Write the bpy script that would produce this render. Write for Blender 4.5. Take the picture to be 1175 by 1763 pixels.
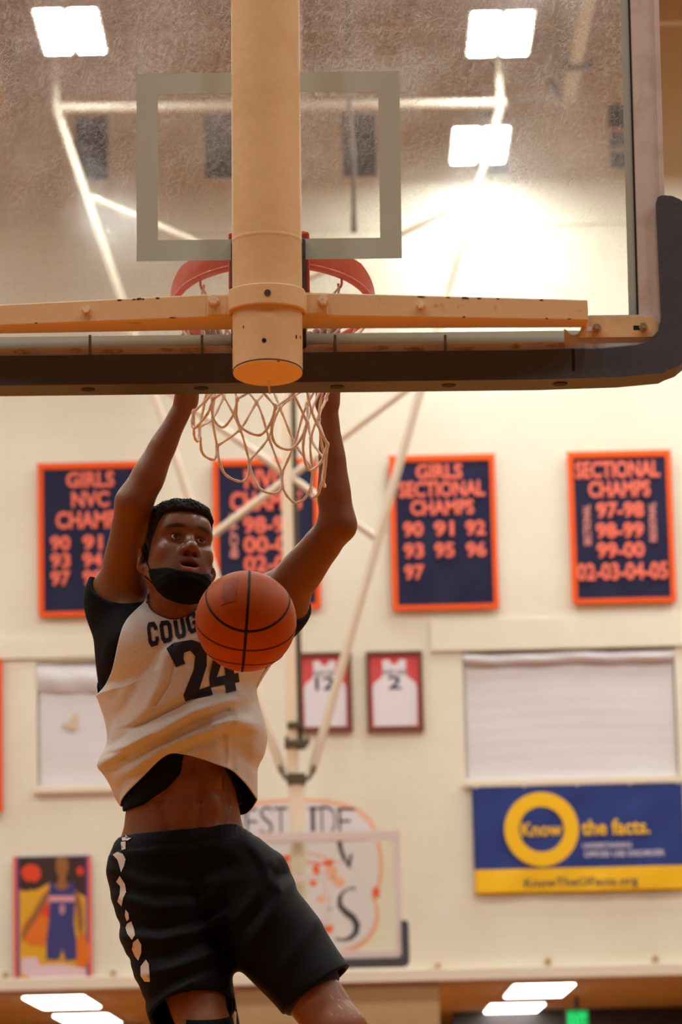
import bpy, bmesh, math, random
import numpy as np
from math import sin, cos, pi, radians
from mathutils import Vector, Matrix, geometry
from mathutils.bvhtree import BVHTree

random.seed(7)
for o in list(bpy.data.objects):
    bpy.data.objects.remove(o, do_unlink=True)
SC = bpy.context.scene
COL = SC.collection

# ------------------------------------------------------------------ camera
F_PX, CX, CY = 5944.0, 587.5, 881.5          # focal length in pixels of the 1175 x 1763 frame
CAM = Vector((0.0, 0.0, 0.943))
PITCH, ROLL = radians(10.8), 0.0235
cam_d = bpy.data.cameras.new('camera')
cam_d.sensor_fit = 'HORIZONTAL'
cam_d.sensor_width = 36.0
cam_d.lens = 36.0 * F_PX / 1175.0
cam_d.clip_start, cam_d.clip_end = 0.1, 200
cam_d.dof.use_dof = True
cam_d.dof.focus_distance = 8.42
cam_d.dof.aperture_fstop = 9.0
cam_d.dof.aperture_blades = 0
cam = bpy.data.objects.new('camera', cam_d)
COL.objects.link(cam)
CAM_R = Matrix.Rotation(pi / 2 + PITCH, 3, 'X') @ Matrix.Rotation(-ROLL, 3, 'Z')
cam.matrix_world = Matrix.Translation(CAM) @ CAM_R.to_4x4()
SC.camera = cam

# ------------------------------------------------------------------ world, lamps, exposure
world = bpy.data.worlds.new('world')
SC.world = world
world.use_nodes = True
world.node_tree.nodes['Background'].inputs['Color'].default_value = (1.0, 0.9, 0.8, 1)
world.node_tree.nodes['Background'].inputs['Strength'].default_value = 0.02

LAMP_Z, LAMP_W, LAMP_L, LAMP_P = 11.0, 0.56, 1.2, 156.0
LAMP_COL = (0.97, 1.0, 0.94)
def lamp(x, y, power=LAMP_P):
    d = bpy.data.lights.new('high_bay', 'AREA')
    d.shape = 'RECTANGLE'; d.size = LAMP_W; d.size_y = LAMP_L
    d.energy = power; d.color = LAMP_COL
    o = bpy.data.objects.new('high_bay', d)
    o.location = (x, y, LAMP_Z)
    COL.objects.link(o)
for ly in (3.5, 8.5, 12.5, 16.5, 20.5):
    for lx in (-9.2, -5.4, -2.0, 1.4, 5.2, 9.0):
        lamp(lx, ly, LAMP_P * (0.66 if ly > 10 else 1.0))
for lx, ly in ((-9.2, 29.4), (-6.0, 29.4), (5.2, 29.4), (9.0, 29.4), (-8.0, 32.8), (5.2, 32.8), (9.0, 32.8)):
    lamp(lx, ly)

vs = SC.view_settings
vs.view_transform = 'Standard'; vs.look = 'None'; vs.gamma = 1.0; vs.use_curve_mapping = False
vs.exposure = 0.0
SC.cycles.max_bounces = 10
SC.cycles.diffuse_bounces = 5
SC.cycles.transparent_max_bounces = 16

# ------------------------------------------------------------------ helpers
def at(px, py, Y):
    """world point seen at photograph pixel (px, py) at distance Y down the gym"""
    d = CAM_R @ Vector(((px - CX) / F_PX, -(py - CY) / F_PX, -1.0))
    return CAM + d * (Y / d.y)

def linear(r, g, b):
    def f(c):
        c /= 255.0
        return c / 12.92 if c <= 0.04045 else ((c + 0.055) / 1.055) ** 2.4
    return (f(r), f(g), f(b), 1.0)

def mat(name, col, rough=0.55, metal=0.0, spec=0.18, emit=None, noise=None, bump=None, coat=0.0, sss=0.0, sheen=0.0):
    """procedural principled material; noise=(scale, second colour, low, high), bump=(scale, strength)"""
    m = bpy.data.materials.new(name)
    m.use_nodes = True
    nt = m.node_tree
    p = nt.nodes['Principled BSDF']
    p.inputs['Base Color'].default_value = col
    p.inputs['Roughness'].default_value = rough
    p.inputs['Metallic'].default_value = metal
    p.inputs['Specular IOR Level'].default_value = spec
    p.inputs['Coat Weight'].default_value = coat
    p.inputs['Sheen Weight'].default_value = sheen
    if sss:
        p.inputs['Subsurface Weight'].default_value = sss
        p.inputs['Subsurface Radius'].default_value = (0.012, 0.005, 0.003)
    if emit:
        p.inputs['Emission Color'].default_value = emit[0]
        p.inputs['Emission Strength'].default_value = emit[1]
    if noise or bump:
        tc = nt.nodes.new('ShaderNodeTexCoord')
    if noise:
        n = nt.nodes.new('ShaderNodeTexNoise')
        n.inputs['Scale'].default_value = noise[0]; n.inputs['Detail'].default_value = 8
        n.inputs['Roughness'].default_value = 0.65
        nt.links.new(tc.outputs['Object'], n.inputs['Vector'])
        r = nt.nodes.new('ShaderNodeValToRGB')
        r.color_ramp.elements[0].position = noise[2]; r.color_ramp.elements[1].position = noise[3]
        r.color_ramp.elements[0].color = noise[1]; r.color_ramp.elements[1].color = col
        nt.links.new(n.outputs['Fac'], r.inputs['Fac'])
        nt.links.new(r.outputs['Color'], p.inputs['Base Color'])
    if bump:
        n2 = nt.nodes.new('ShaderNodeTexNoise')
        n2.inputs['Scale'].default_value = bump[0]; n2.inputs['Detail'].default_value = 5
        nt.links.new(tc.outputs['Object'], n2.inputs['Vector'])
        b = nt.nodes.new('ShaderNodeBump')
        b.inputs['Strength'].default_value = bump[1]; b.inputs['Distance'].default_value = 0.01
        nt.links.new(n2.outputs['Fac'], b.inputs['Height'])
        nt.links.new(b.outputs['Normal'], p.inputs['Normal'])
    return m

class MB:
    """collects boxes, tubes, prisms and sheets and links them as ONE mesh object"""
    def __init__(s): s.v, s.f, s.sm, s.mi = [], [], [], []
    def add(s, vs, fs, smooth=False, mi=0):
        o = len(s.v); s.v += [tuple(p) for p in vs]
        for f in fs: s.f.append(tuple(i + o for i in f)); s.sm.append(smooth); s.mi.append(mi)
        return s
    def box(s, x0, x1, y0, y1, z0, z1, mi=0):
        vs = [(x, y, z) for x in (x0, x1) for y in (y0, y1) for z in (z0, z1)]
        return s.add(vs, [(0, 1, 3, 2), (4, 6, 7, 5), (0, 4, 5, 1), (2, 3, 7, 6), (0, 2, 6, 4), (1, 5, 7, 3)], False, mi)
    def hexa(s, p, mi=0):
        """8 corners in the order of box()"""
        return s.add(p, [(0, 1, 3, 2), (4, 6, 7, 5), (0, 4, 5, 1), (2, 3, 7, 6), (0, 2, 6, 4), (1, 5, 7, 3)], False, mi)
    def tube(s, pts, rad, n=8, caps=True, mi=0, closed=False, flat=False):
        pts = [Vector(p) for p in pts]; m = len(pts)
        rads = rad if isinstance(rad, (list, tuple)) else [rad] * m
        tan = []
        for i in range(m):
            a = pts[(i - 1) % m] if closed or i > 0 else pts[i]
            b = pts[(i + 1) % m] if closed or i < m - 1 else pts[i]
            tan.append((b - a).normalized())
        up = Vector((0, 0, 1)) if abs(tan[0].z) < 0.9 else Vector((1, 0, 0))
        nx = tan[0].cross(up).normalized()
        vs, fs = [], []
        for i in range(m):
            nx = (nx - tan[i] * nx.dot(tan[i])).normalized()
            ny = tan[i].cross(nx)
            for k in range(n):
                a = 2 * pi * k / n
                vs.append(pts[i] + (nx * cos(a) + ny * sin(a)) * rads[i])
        for i in range(m if closed else m - 1):
            j = (i + 1) % m
            for k in range(n):
                l = (k + 1) % n
                fs.append((i * n + k, i * n + l, j * n + l, j * n + k))
        s.add(vs, fs, not flat, mi)
        if caps and not closed:
            s.add(vs[:n], [tuple(range(n))[::-1]], False, mi)
            s.add(vs[-n:], [tuple(range(n))], False, mi)
        return s
    def prism(s, poly, y0, y1, mi=0):
        """polygon in (x, z) extruded along y"""
        n = len(poly)
        vs = [(x, y0, z) for x, z in poly] + [(x, y1, z) for x, z in poly]
        tri = geometry.tessellate_polygon([[Vector((x, z, 0)) for x, z in poly]])
        fs = [tuple(t) for t in tri] + [tuple(i + n for i in reversed(t)) for t in tri]
        fs += [(i, (i + 1) % n, (i + 1) % n + n, i + n) for i in range(n)]
        return s.add(vs, fs, False, mi)
    def disc(s, c, axis, r, n=24, h=0.0, mi=0):
        axis = Vector(axis).normalized()
        return s.tube([Vector(c), Vector(c) + axis * h], r, n, True, mi)
    def build(s, name, m, parent=None, bevel=0.0, fix=True, loc=None):
        me = bpy.data.meshes.new(name)
        me.from_pydata(s.v, [], s.f)
        for mm in (m if isinstance(m, (list, tuple)) else [m]): me.materials.append(mm)
        me.polygons.foreach_set('use_smooth', s.sm); me.polygons.foreach_set('material_index', s.mi)
        if fix:
            bm = bmesh.new(); bm.from_mesh(me)
            bmesh.ops.remove_doubles(bm, verts=bm.verts, dist=1e-6)
            bmesh.ops.recalc_face_normals(bm, faces=bm.faces)
            for e in bm.edges:                                        # crisp rim between rounded sides and flat caps
                if len(e.link_faces) == 2 and e.link_faces[0].smooth != e.link_faces[1].smooth: e.smooth = False
            bm.to_mesh(me); bm.free()
        me.update()
        o = bpy.data.objects.new(name, me); COL.objects.link(o)
        if parent: o.parent = parent
        if loc: o.location = loc
        if bevel:
            b = o.modifiers.new('bevel', 'BEVEL'); b.width = bevel; b.segments = 2
            b.limit_method = 'ANGLE'; b.angle_limit = radians(40)
        return o

def tag(o, label=None, cat=None, group=None, kind=None):
    if label: o['label'] = label
    if cat: o['category'] = cat
    if group: o['group'] = group
    if kind: o['kind'] = kind
    return o

def thing(name, label, cat, loc=(0, 0, 0), group=None):
    o = bpy.data.objects.new(name, None); COL.objects.link(o)
    o.location = loc; o.empty_display_size = 0.1
    return tag(o, label, cat, group)

def struct(o):
    o['kind'] = 'structure'; return o

_fonts = {}
def text_mesh(txt, w, h, bold=0.0, depth=0.0):
    """vertices/faces of a word scaled to fill w x h, centred on the origin in (x, z), facing -y"""
    cu = bpy.data.curves.new('text', 'FONT'); cu.body = txt; cu.align_x = 'CENTER'; cu.align_y = 'CENTER'
    cu.offset = bold; cu.resolution_u = 3
    o = bpy.data.objects.new('text', cu); COL.objects.link(o)
    dg = bpy.context.evaluated_depsgraph_get()
    me = bpy.data.meshes.new_from_object(o.evaluated_get(dg))
    vs = [v.co.copy() for v in me.vertices]; fs = [tuple(p.vertices) for p in me.polygons]
    bpy.data.objects.remove(o); bpy.data.curves.remove(cu); bpy.data.meshes.remove(me)
    x0 = min(v.x for v in vs); x1 = max(v.x for v in vs); y0 = min(v.y for v in vs); y1 = max(v.y for v in vs)
    return [((v.x - (x0 + x1) / 2) / (x1 - x0) * w, 0.0, (v.y - (y0 + y1) / 2) / (y1 - y0) * h) for v in vs], fs

def lettering(txt, cx, cz, y, w, h, m, parent, bold=0.02, turn=0.0, name='lettering'):
    vs, fs = text_mesh(txt, w, h, bold)
    c, s = cos(turn), sin(turn)
    b = MB().add([(cx + x * c - z * s, y, cz + x * s + z * c) for x, _, z in vs], fs)
    return b.build(name, m, parent, fix=False)

# ------------------------------------------------------------------ materials
L = linear
M_wall = bpy.data.materials.new('painted_block')
def make_wall_material(m, c1, c2):
    m.use_nodes = True; nt = m.node_tree; p = nt.nodes['Principled BSDF']; p.inputs['Roughness'].default_value = 0.6
    tc = nt.nodes.new('ShaderNodeTexCoord'); mp = nt.nodes.new('ShaderNodeMapping')
    mp.inputs['Rotation'].default_value = (radians(90), 0, 0)
    nt.links.new(tc.outputs['Object'], mp.inputs['Vector'])
    b = nt.nodes.new('ShaderNodeTexBrick'); b.inputs['Scale'].default_value = 1.0
    b.inputs['Brick Width'].default_value = 0.4; b.inputs['Row Height'].default_value = 0.2
    b.inputs['Mortar Size'].default_value = 0.006; b.inputs['Mortar Smooth'].default_value = 0.3
    b.inputs['Color1'].default_value = c1; b.inputs['Color2'].default_value = tuple(x * 0.985 for x in c1[:3]) + (1,)
    b.inputs['Mortar'].default_value = c2
    nt.links.new(mp.outputs['Vector'], b.inputs['Vector'])
    n = nt.nodes.new('ShaderNodeTexNoise'); n.inputs['Scale'].default_value = 0.9; n.inputs['Detail'].default_value = 4
    nt.links.new(tc.outputs['Object'], n.inputs['Vector'])
    mx = nt.nodes.new('ShaderNodeMix'); mx.data_type = 'RGBA'; mx.blend_type = 'MULTIPLY'
    r = nt.nodes.new('ShaderNodeValToRGB')
    r.color_ramp.elements[0].position = 0.3; r.color_ramp.elements[0].color = (0.93, 0.91, 0.88, 1)
    r.color_ramp.elements[1].position = 0.65; r.color_ramp.elements[1].color = (1, 1, 1, 1)
    nt.links.new(n.outputs['Fac'], r.inputs['Fac'])
    mx.inputs['Factor'].default_value = 1.0
    nt.links.new(b.outputs['Color'], mx.inputs['A']); nt.links.new(r.outputs['Color'], mx.inputs['B'])
    nt.links.new(mx.outputs['Result'], p.inputs['Base Color'])
    bp = nt.nodes.new('ShaderNodeBump'); bp.inputs['Strength'].default_value = 0.25; bp.inputs['Distance'].default_value = 0.01; bp.invert = True
    nt.links.new(b.outputs['Fac'], bp.inputs['Height']); nt.links.new(bp.outputs['Normal'], p.inputs['Normal'])
make_wall_material(M_wall, (0.755, 0.725, 0.61, 1), (0.715, 0.68, 0.565, 1))
M_trim = mat('cream_trim', (0.74, 0.66, 0.53, 1), 0.5)
M_sidewall = mat('tan_wall', (0.42, 0.33, 0.24, 1), 0.7)
M_frontwall = mat('fill_cut_wall', (0.14, 0.10, 0.07, 1), 0.7)  # unseen wall behind the camera, darkened to cut fill light
M_pier = mat('tan_pier', (0.50, 0.34, 0.18, 1), 0.6, noise=(1.5, (0.44, 0.29, 0.15, 1), 0.3, 0.7))
M_ceil = mat('ceiling_deck', (0.60, 0.50, 0.38, 1), 0.8, noise=(0.7, (0.52, 0.42, 0.31, 1), 0.3, 0.7))
M_beam = mat('cream_steel', (0.70, 0.62, 0.50, 1), 0.45)
M_lobbyceil = mat('lobby_ceiling', (0.58, 0.50, 0.36, 1), 0.7)
M_dark = mat('dark_lobby', (0.035, 0.03, 0.03, 1), 0.6)
M_louver = mat('dark_glass', (0.035, 0.035, 0.05, 1), 0.25)
M_floor = bpy.data.materials.new('maple_floor'); M_floor.use_nodes = True
def _floor():
    nt = M_floor.node_tree; p = nt.nodes['Principled BSDF']
    tc = nt.nodes.new('ShaderNodeTexCoord'); b = nt.nodes.new('ShaderNodeTexBrick')
    b.inputs['Scale'].default_value = 1.0; b.inputs['Brick Width'].default_value = 1.4; b.inputs['Row Height'].default_value = 0.06
    b.inputs['Mortar Size'].default_value = 0.0008
    b.inputs['Color1'].default_value = (0.52, 0.165, 0.006, 1); b.inputs['Color2'].default_value = (0.46, 0.142, 0.005, 1)
    b.inputs['Mortar'].default_value = (0.25, 0.09, 0.02, 1)
    nt.links.new(tc.outputs['Object'], b.inputs['Vector']); nt.links.new(b.outputs['Color'], p.inputs['Base Color'])
    p.inputs['Roughness'].default_value = 0.35; p.inputs['Specular IOR Level'].default_value = 0.3
_floor()
M_cream = mat('cream_paint', (0.72, 0.495, 0.275, 1), 0.42, noise=(9, (0.64, 0.42, 0.22, 1), 0.25, 0.55), bump=(60, 0.08))
M_cream_worn = mat('worn_cream_paint', (0.72, 0.495, 0.275, 1), 0.45, noise=(22, (0.34, 0.24, 0.14, 1), 0.28, 0.40), bump=(60, 0.1))
M_plate = mat('stained_plate', (0.72, 0.51, 0.30, 1), 0.4, noise=(14, (0.55, 0.36, 0.18, 1), 0.3, 0.6))
M_bolt_lit = mat('worn_bolt_paint_lit', (0.86, 0.68, 0.48, 1), 0.35, spec=0.5, noise=(90, (0.5, 0.36, 0.22, 1), 0.3, 0.5))  # worn paint, lightened so the bolt heads carry a highlight in their colour
M_chip = mat('bare_chip', (0.05, 0.03, 0.025, 1), 0.6)
M_bolt = mat('bolt_steel', (0.55, 0.42, 0.30, 1), 0.35, 0.6, noise=(80, (0.3, 0.2, 0.12, 1), 0.3, 0.6))
M_frame = mat('frame_steel', (0.66, 0.57, 0.54, 1), 0.4, 0.2, noise=(12, (0.50, 0.40, 0.34, 1), 0.25, 0.5))
M_border = mat('painted_border', (0.50, 0.545, 0.49, 1), 0.5, noise=(6, (0.46, 0.505, 0.455, 1), 0.3, 0.7))
M_pad = mat('rubber_pad', (0.075, 0.080, 0.105, 1), 0.45, noise=(18, (0.062, 0.064, 0.082, 1), 0.3, 0.7), bump=(150, 0.12))
M_hole = mat('black_plug', (0.012, 0.01, 0.01, 1), 0.6)
M_rim = mat('red_enamel', (0.74, 0.085, 0.022, 1), 0.3, noise=(30, (0.58, 0.055, 0.015, 1), 0.25, 0.5), coat=0.25)
M_mount = mat('grimy_mount', (0.09, 0.075, 0.06, 1), 0.5, 0.4, noise=(15, (0.04, 0.03, 0.025, 1), 0.3, 0.6))
M_pin = mat('green_grey_stud', (0.20, 0.23, 0.21, 1), 0.4, 0.3)
M_rust = mat('rust_stain', (0.42, 0.27, 0.13, 1), 0.8, noise=(60, (0.6, 0.5, 0.36, 1), 0.4, 0.6))
M_cord = mat('net_cord', (0.86, 0.78, 0.70, 1), 0.8, noise=(40, (0.64, 0.48, 0.36, 1), 0.3, 0.6))
M_navy = mat('navy_cloth', (0.014, 0.015, 0.050, 1), 0.6)
M_orange = mat('orange_cloth', (0.80, 0.10, 0.012, 1), 0.6)
M_letter = mat('salmon_letters', (0.82, 0.17, 0.11, 1), 0.6)
M_letter_pale = mat('pale_side_letters', (0.70, 0.26, 0.22, 1), 0.6)
M_shade = mat('white_shade', (0.65, 0.635, 0.67, 1), 0.6, bump=(5, 0.1))
M_stain = mat('tan_stain', (0.60, 0.47, 0.33, 1), 0.8)
M_blue = mat('blue_vinyl', (0.025, 0.045, 0.20, 1), 0.5)
M_yellow = mat('yellow_vinyl', (0.85, 0.50, 0.015, 1), 0.5)
M_white_print = mat('white_print', (0.75, 0.72, 0.80, 1), 0.6)
M_dark_print = mat('dark_print', (0.05, 0.05, 0.10, 1), 0.6)
M_wood_frame = mat('dark_wood_frame', (0.16, 0.06, 0.04, 1), 0.4)
M_mat_red = mat('red_mat_board', (0.62, 0.085, 0.09, 1), 0.7)
M_jersey_white = mat('white_jersey_cloth', (0.70, 0.67, 0.73, 1), 0.7)
M_mural_white = mat('mural_white', (0.68, 0.65, 0.68, 1), 0.7)
M_mural_line = mat('mural_orange_line', (0.76, 0.42, 0.28, 1), 0.7)
M_mural_orange = mat('mural_orange', (0.78, 0.13, 0.035, 1), 0.7)
M_mural_grey = mat('mural_charcoal', (0.055, 0.055, 0.065, 1), 0.7)
M_farframe = mat('far_frame', (0.66, 0.61, 0.63, 1), 0.4)
M_mast = mat('mast_paint', (0.80, 0.70, 0.55, 1), 0.45)
M_maststrip = mat('mast_dark_strip', (0.09, 0.075, 0.045, 1), 0.5)
M_rope = mat('rope_brown', (0.14, 0.11, 0.09, 1), 0.8)
M_lampbody = mat('lamp_housing', (0.6, 0.58, 0.55, 1), 0.4)
LAMP_R = LAMP_P / (pi * LAMP_W * LAMP_L)
M_lens = mat('lamp_lens', (0.8, 0.8, 0.8, 1), 0.5, emit=(LAMP_COL + (1,), LAMP_R))
M_panel = mat('panel_lens', (0.8, 0.8, 0.8, 1), 0.5, emit=((1, 0.96, 0.9, 1), 16.0))
M_exit = mat('exit_green', (0.0, 0.3, 0.08, 1), 0.5, emit=((0.01, 0.75, 0.16, 1), 1.0))
M_exit_face = mat('exit_face', (0.02, 0.1, 0.04, 1), 0.5, emit=((0.0, 0.40, 0.08, 1), 0.8))

def glass_material(name, tint, haze):
    m = bpy.data.materials.new(name); m.use_nodes = True; nt = m.node_tree
    nt.nodes.remove(nt.nodes['Principled BSDF']); out = nt.nodes['Material Output']
    tr = nt.nodes.new('ShaderNodeBsdfTransparent'); tr.inputs['Color'].default_value = tint
    gl = nt.nodes.new('ShaderNodeBsdfGlossy'); gl.inputs['Roughness'].default_value = 0.03
    fr = nt.nodes.new('ShaderNodeFresnel'); fr.inputs['IOR'].default_value = 1.35
    m1 = nt.nodes.new('ShaderNodeMixShader')
    nt.links.new(fr.outputs['Fac'], m1.inputs['Fac']); nt.links.new(tr.outputs['BSDF'], m1.inputs[1]); nt.links.new(gl.outputs['BSDF'], m1.inputs[2])
    last = m1
    if haze:
        tc = nt.nodes.new('ShaderNodeTexCoord')
        def noise(scale, detail, stretch=None, rot=0.0):
            n = nt.nodes.new('ShaderNodeTexNoise'); n.inputs['Scale'].default_value = scale; n.inputs['Detail'].default_value = detail
            mp = nt.nodes.new('ShaderNodeMapping'); mp.vector_type = 'TEXTURE'
            if stretch: mp.inputs['Scale'].default_value = tuple(1 / q for q in stretch)
            mp.inputs['Rotation'].default_value = (0, rot, 0)
            nt.links.new(tc.outputs['Object'], mp.inputs['Vector']); nt.links.new(mp.outputs['Vector'], n.inputs['Vector'])
            return n.outputs['Fac']
        def ramp(sock, lo, hi, a=0.0, b=1.0):
            r = nt.nodes.new('ShaderNodeMapRange'); r.inputs['From Min'].default_value = lo; r.inputs['From Max'].default_value = hi
            r.inputs['To Min'].default_value = a; r.inputs['To Max'].default_value = b
            nt.links.new(sock, r.inputs['Value']); return r.outputs['Result']
        def math_(op, a, b):
            q = nt.nodes.new('ShaderNodeMath'); q.operation = op
            for i, x in enumerate((a, b)):
                if isinstance(x, (int, float)): q.inputs[i].default_value = x
                else: nt.links.new(x, q.inputs[i])
            return q.outputs['Value']
        # hairline scratches in several directions, blotches of worn clear coat and dust specks
        scr = None
        for i, rot in enumerate((0.25, 0.7, 1.15, 1.6, 2.05, 2.5, 2.95)):
            s = ramp(noise(30 + 7 * i, 2, (10, 1, 1.0), rot), 0.60, 0.70)
            scr = s if scr is None else math_('MAXIMUM', scr, s)
        blotch = ramp(noise(3.2, 6), 0.42, 0.72)
        fine = ramp(noise(90, 4), 0.45, 0.75)
        smudge = ramp(noise(16, 5), 0.60, 0.80)
        fac = math_('ADD', 0.0, math_('MULTIPLY', blotch, math_('ADD', 0.10, math_('MULTIPLY', fine, 0.25))))
        fac = math_('ADD', math_('ADD', fac, 0.02), math_('MULTIPLY', smudge, 0.06))
        sep = nt.nodes.new('ShaderNodeSeparateXYZ'); nt.links.new(tc.outputs['Object'], sep.inputs['Vector'])
        fac = math_('MULTIPLY', fac, ramp(sep.outputs['Z'], 0.0, 0.42, 0.25 * haze, haze))      # the upper glass is the most worn
        rf = nt.nodes.new('ShaderNodeBsdfRefraction'); rf.inputs['Roughness'].default_value = 0.36; rf.inputs['IOR'].default_value = 1.25
        tl = nt.nodes.new('ShaderNodeBsdfTranslucent'); tl.inputs['Color'].default_value = (0.8, 0.82, 0.88, 1)
        df = nt.nodes.new('ShaderNodeBsdfDiffuse'); df.inputs['Color'].default_value = (0.7, 0.72, 0.78, 1)
        ma = nt.nodes.new('ShaderNodeMixShader'); ma.inputs['Fac'].default_value = 0.50
        mb_ = nt.nodes.new('ShaderNodeMixShader'); mb_.inputs['Fac'].default_value = 0.5
        nt.links.new(tl.outputs['BSDF'], mb_.inputs[1]); nt.links.new(df.outputs['BSDF'], mb_.inputs[2])
        rf2 = nt.nodes.new('ShaderNodeBsdfRefraction'); rf2.inputs['Roughness'].default_value = 0.22; rf2.inputs['IOR'].default_value = 1.25
        mr = nt.nodes.new('ShaderNodeMixShader'); mr.inputs['Fac'].default_value = 0.5
        nt.links.new(rf.outputs['BSDF'], mr.inputs[1]); nt.links.new(rf2.outputs['BSDF'], mr.inputs[2])
        nt.links.new(mr.outputs['Shader'], ma.inputs[1]); nt.links.new(mb_.outputs['Shader'], ma.inputs[2])
        m2 = nt.nodes.new('ShaderNodeMixShader')
        nt.links.new(fac, m2.inputs['Fac']); nt.links.new(m1.outputs['Shader'], m2.inputs[1]); nt.links.new(ma.outputs['Shader'], m2.inputs[2])
        m3 = nt.nodes.new('ShaderNodeMixShader')                      # bright hairline scratches
        nt.links.new(math_('MULTIPLY', scr, ramp(sep.outputs['Z'], 0.0, 0.42, 0.05, 0.42)), m3.inputs['Fac'])
        nt.links.new(m2.outputs['Shader'], m3.inputs[1]); nt.links.new(mb_.outputs['Shader'], m3.inputs[2])
        last = m3
    nt.links.new(last.outputs['Shader'], out.inputs['Surface'])
    return m
M_glass = glass_material('scratched_glass', (0.96, 0.965, 0.955, 1), 2.5)
M_glass_far = glass_material('far_glass', (0.972, 0.978, 0.945, 1), 0.0)

# ------------------------------------------------------------------ setting
YW = 34.5                                     # far end wall
def Z(py, px=587.5, Y=YW): return at(px, py, Y).z
def X(px, py, Y=YW): return at(px, py, Y).x
def rect(x0, y0, x1, y1, Y=YW):
    """wall rectangle (xa, xb, za, zb) covering a pixel rectangle"""
    a = at(x0, (y0 + y1) / 2, Y); b = at(x1, (y0 + y1) / 2, Y)
    t = at((x0 + x1) / 2, y0, Y); u = at((x0 + x1) / 2, y1, Y)
    return a.x, b.x, u.z, t.z
ZL = Z(1692)                                  # underside of the far wall, above the lobby
CEIL = 12.7
struct(MB().box(-13, 13, -3.2, 31.6, -0.1, 0).build('floor', M_floor))
M_bounce_cut = mat('bounce_cut_floor', (0.03, 0.035, 0.09, 1), 0.4)  # unseen dark floor strip, added to cut orange bounce on the far wall
struct(MB().box(-13, 13, 31.6, YW + 0.3, -0.1, 0).build('floor', M_bounce_cut))
struct(MB().box(-13, 13, YW + 0.3, 48.5, -0.1, 0).build('floor', M_floor))
struct(MB().box(-13, 13, -3.2, YW + 0.3, CEIL, CEIL + 0.1).build('ceiling', M_ceil))
struct(MB().box(-13.2, -13, -3.2, 48.5, 0, CEIL).build('wall_left', M_sidewall))
struct(MB().box(13, 13.2, -3.2, 48.5, 0, CEIL).build('wall_right', M_sidewall))
struct(MB().box(-13.2, 13.2, -3.4, -3.2, 0, CEIL).build('wall_front', M_frontwall))
# far wall with the window openings left out
holes = [rect(64, 1138, 312, 1356), rect(800, 1117, 1166, 1344)]
for cx, cy in ((157, 252), (381, 249), (619, 247), (848, 243), (1078, 233)):
    holes.append(rect(cx - 29, cy - 57, cx + 29, cy + 57))
xs = sorted({-13.0, 13.0} | {h[0] for h in holes} | {h[1] for h in holes})
zs = sorted({ZL, CEIL} | {h[2] for h in holes} | {h[3] for h in holes})
wb = MB()
for i in range(len(xs) - 1):
    for j in range(len(zs) - 1):
        mx, mz = (xs[i] + xs[i + 1]) / 2, (zs[j] + zs[j + 1]) / 2
        if not any(h[0] < mx < h[1] and h[2] < mz < h[3] for h in holes):
            wb.add([(xs[i], YW, zs[j]), (xs[i + 1], YW, zs[j]), (xs[i + 1], YW, zs[j + 1]), (xs[i], YW, zs[j + 1])], [(0, 1, 2, 3)])
for h in holes:
    a, b, c, d = h; y0, y1 = YW, YW + 0.14
    wb.add([(a, y0, c), (b, y0, c), (b, y0, d), (a, y0, d), (a, y1, c), (b, y1, c), (b, y1, d), (a, y1, d)],
           [(0, 4, 5, 1), (1, 5, 6, 2), (2, 6, 7, 3), (3, 7, 4, 0)])
wb.add([(-13, YW, ZL), (13, YW, ZL), (13, YW + 0.3, ZL), (-13, YW + 0.3, ZL), (-13, YW + 0.3, CEIL), (13, YW + 0.3, CEIL)], [(0, 3, 2, 1), (3, 4, 5, 2)])
struct(wb.build('wall_back', M_wall))
# lobby below and behind the far wall
struct(MB().box(-13, 13, YW + 0.3, 48.5, ZL + 0.02, ZL + 0.12).build('ceiling', M_lobbyceil))
struct(MB().box(-13, 13, 48.5, 48.7, 0, ZL).build('wall_lobby', M_dark))
struct(MB().box(1.2, 13, 42.0, 42.2, 0, ZL + 0.02).build('wall_lobby', M_dark))
a = X(405, 1730); b = X(757, 1730)
struct(MB().box(a, b, YW + 0.02, YW + 0.7, 0, ZL).build('wall_pier', M_pier))
# trims on the far wall
struct(MB().box(-13, 13, YW - 0.10, YW, ZL - 0.01, Z(1672)).build('trim_1', M_trim, bevel=0.01))
r = rect(742, 1062, 1400, 1114); struct(MB().box(r[0], r[1] + 2, YW - 0.035, YW, r[2], r[3]).build('trim_2', M_wall))
r = rect(-200, 1102, 330, 1134); struct(MB().box(r[0] - 3, r[1], YW - 0.035, YW, r[2], r[3]).build('trim_3', M_wall))
struct(MB().box(-13, 13, YW - 0.012, YW, Z(397), Z(378)).build('trim_4', M_wall, bevel=0.005))
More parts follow.
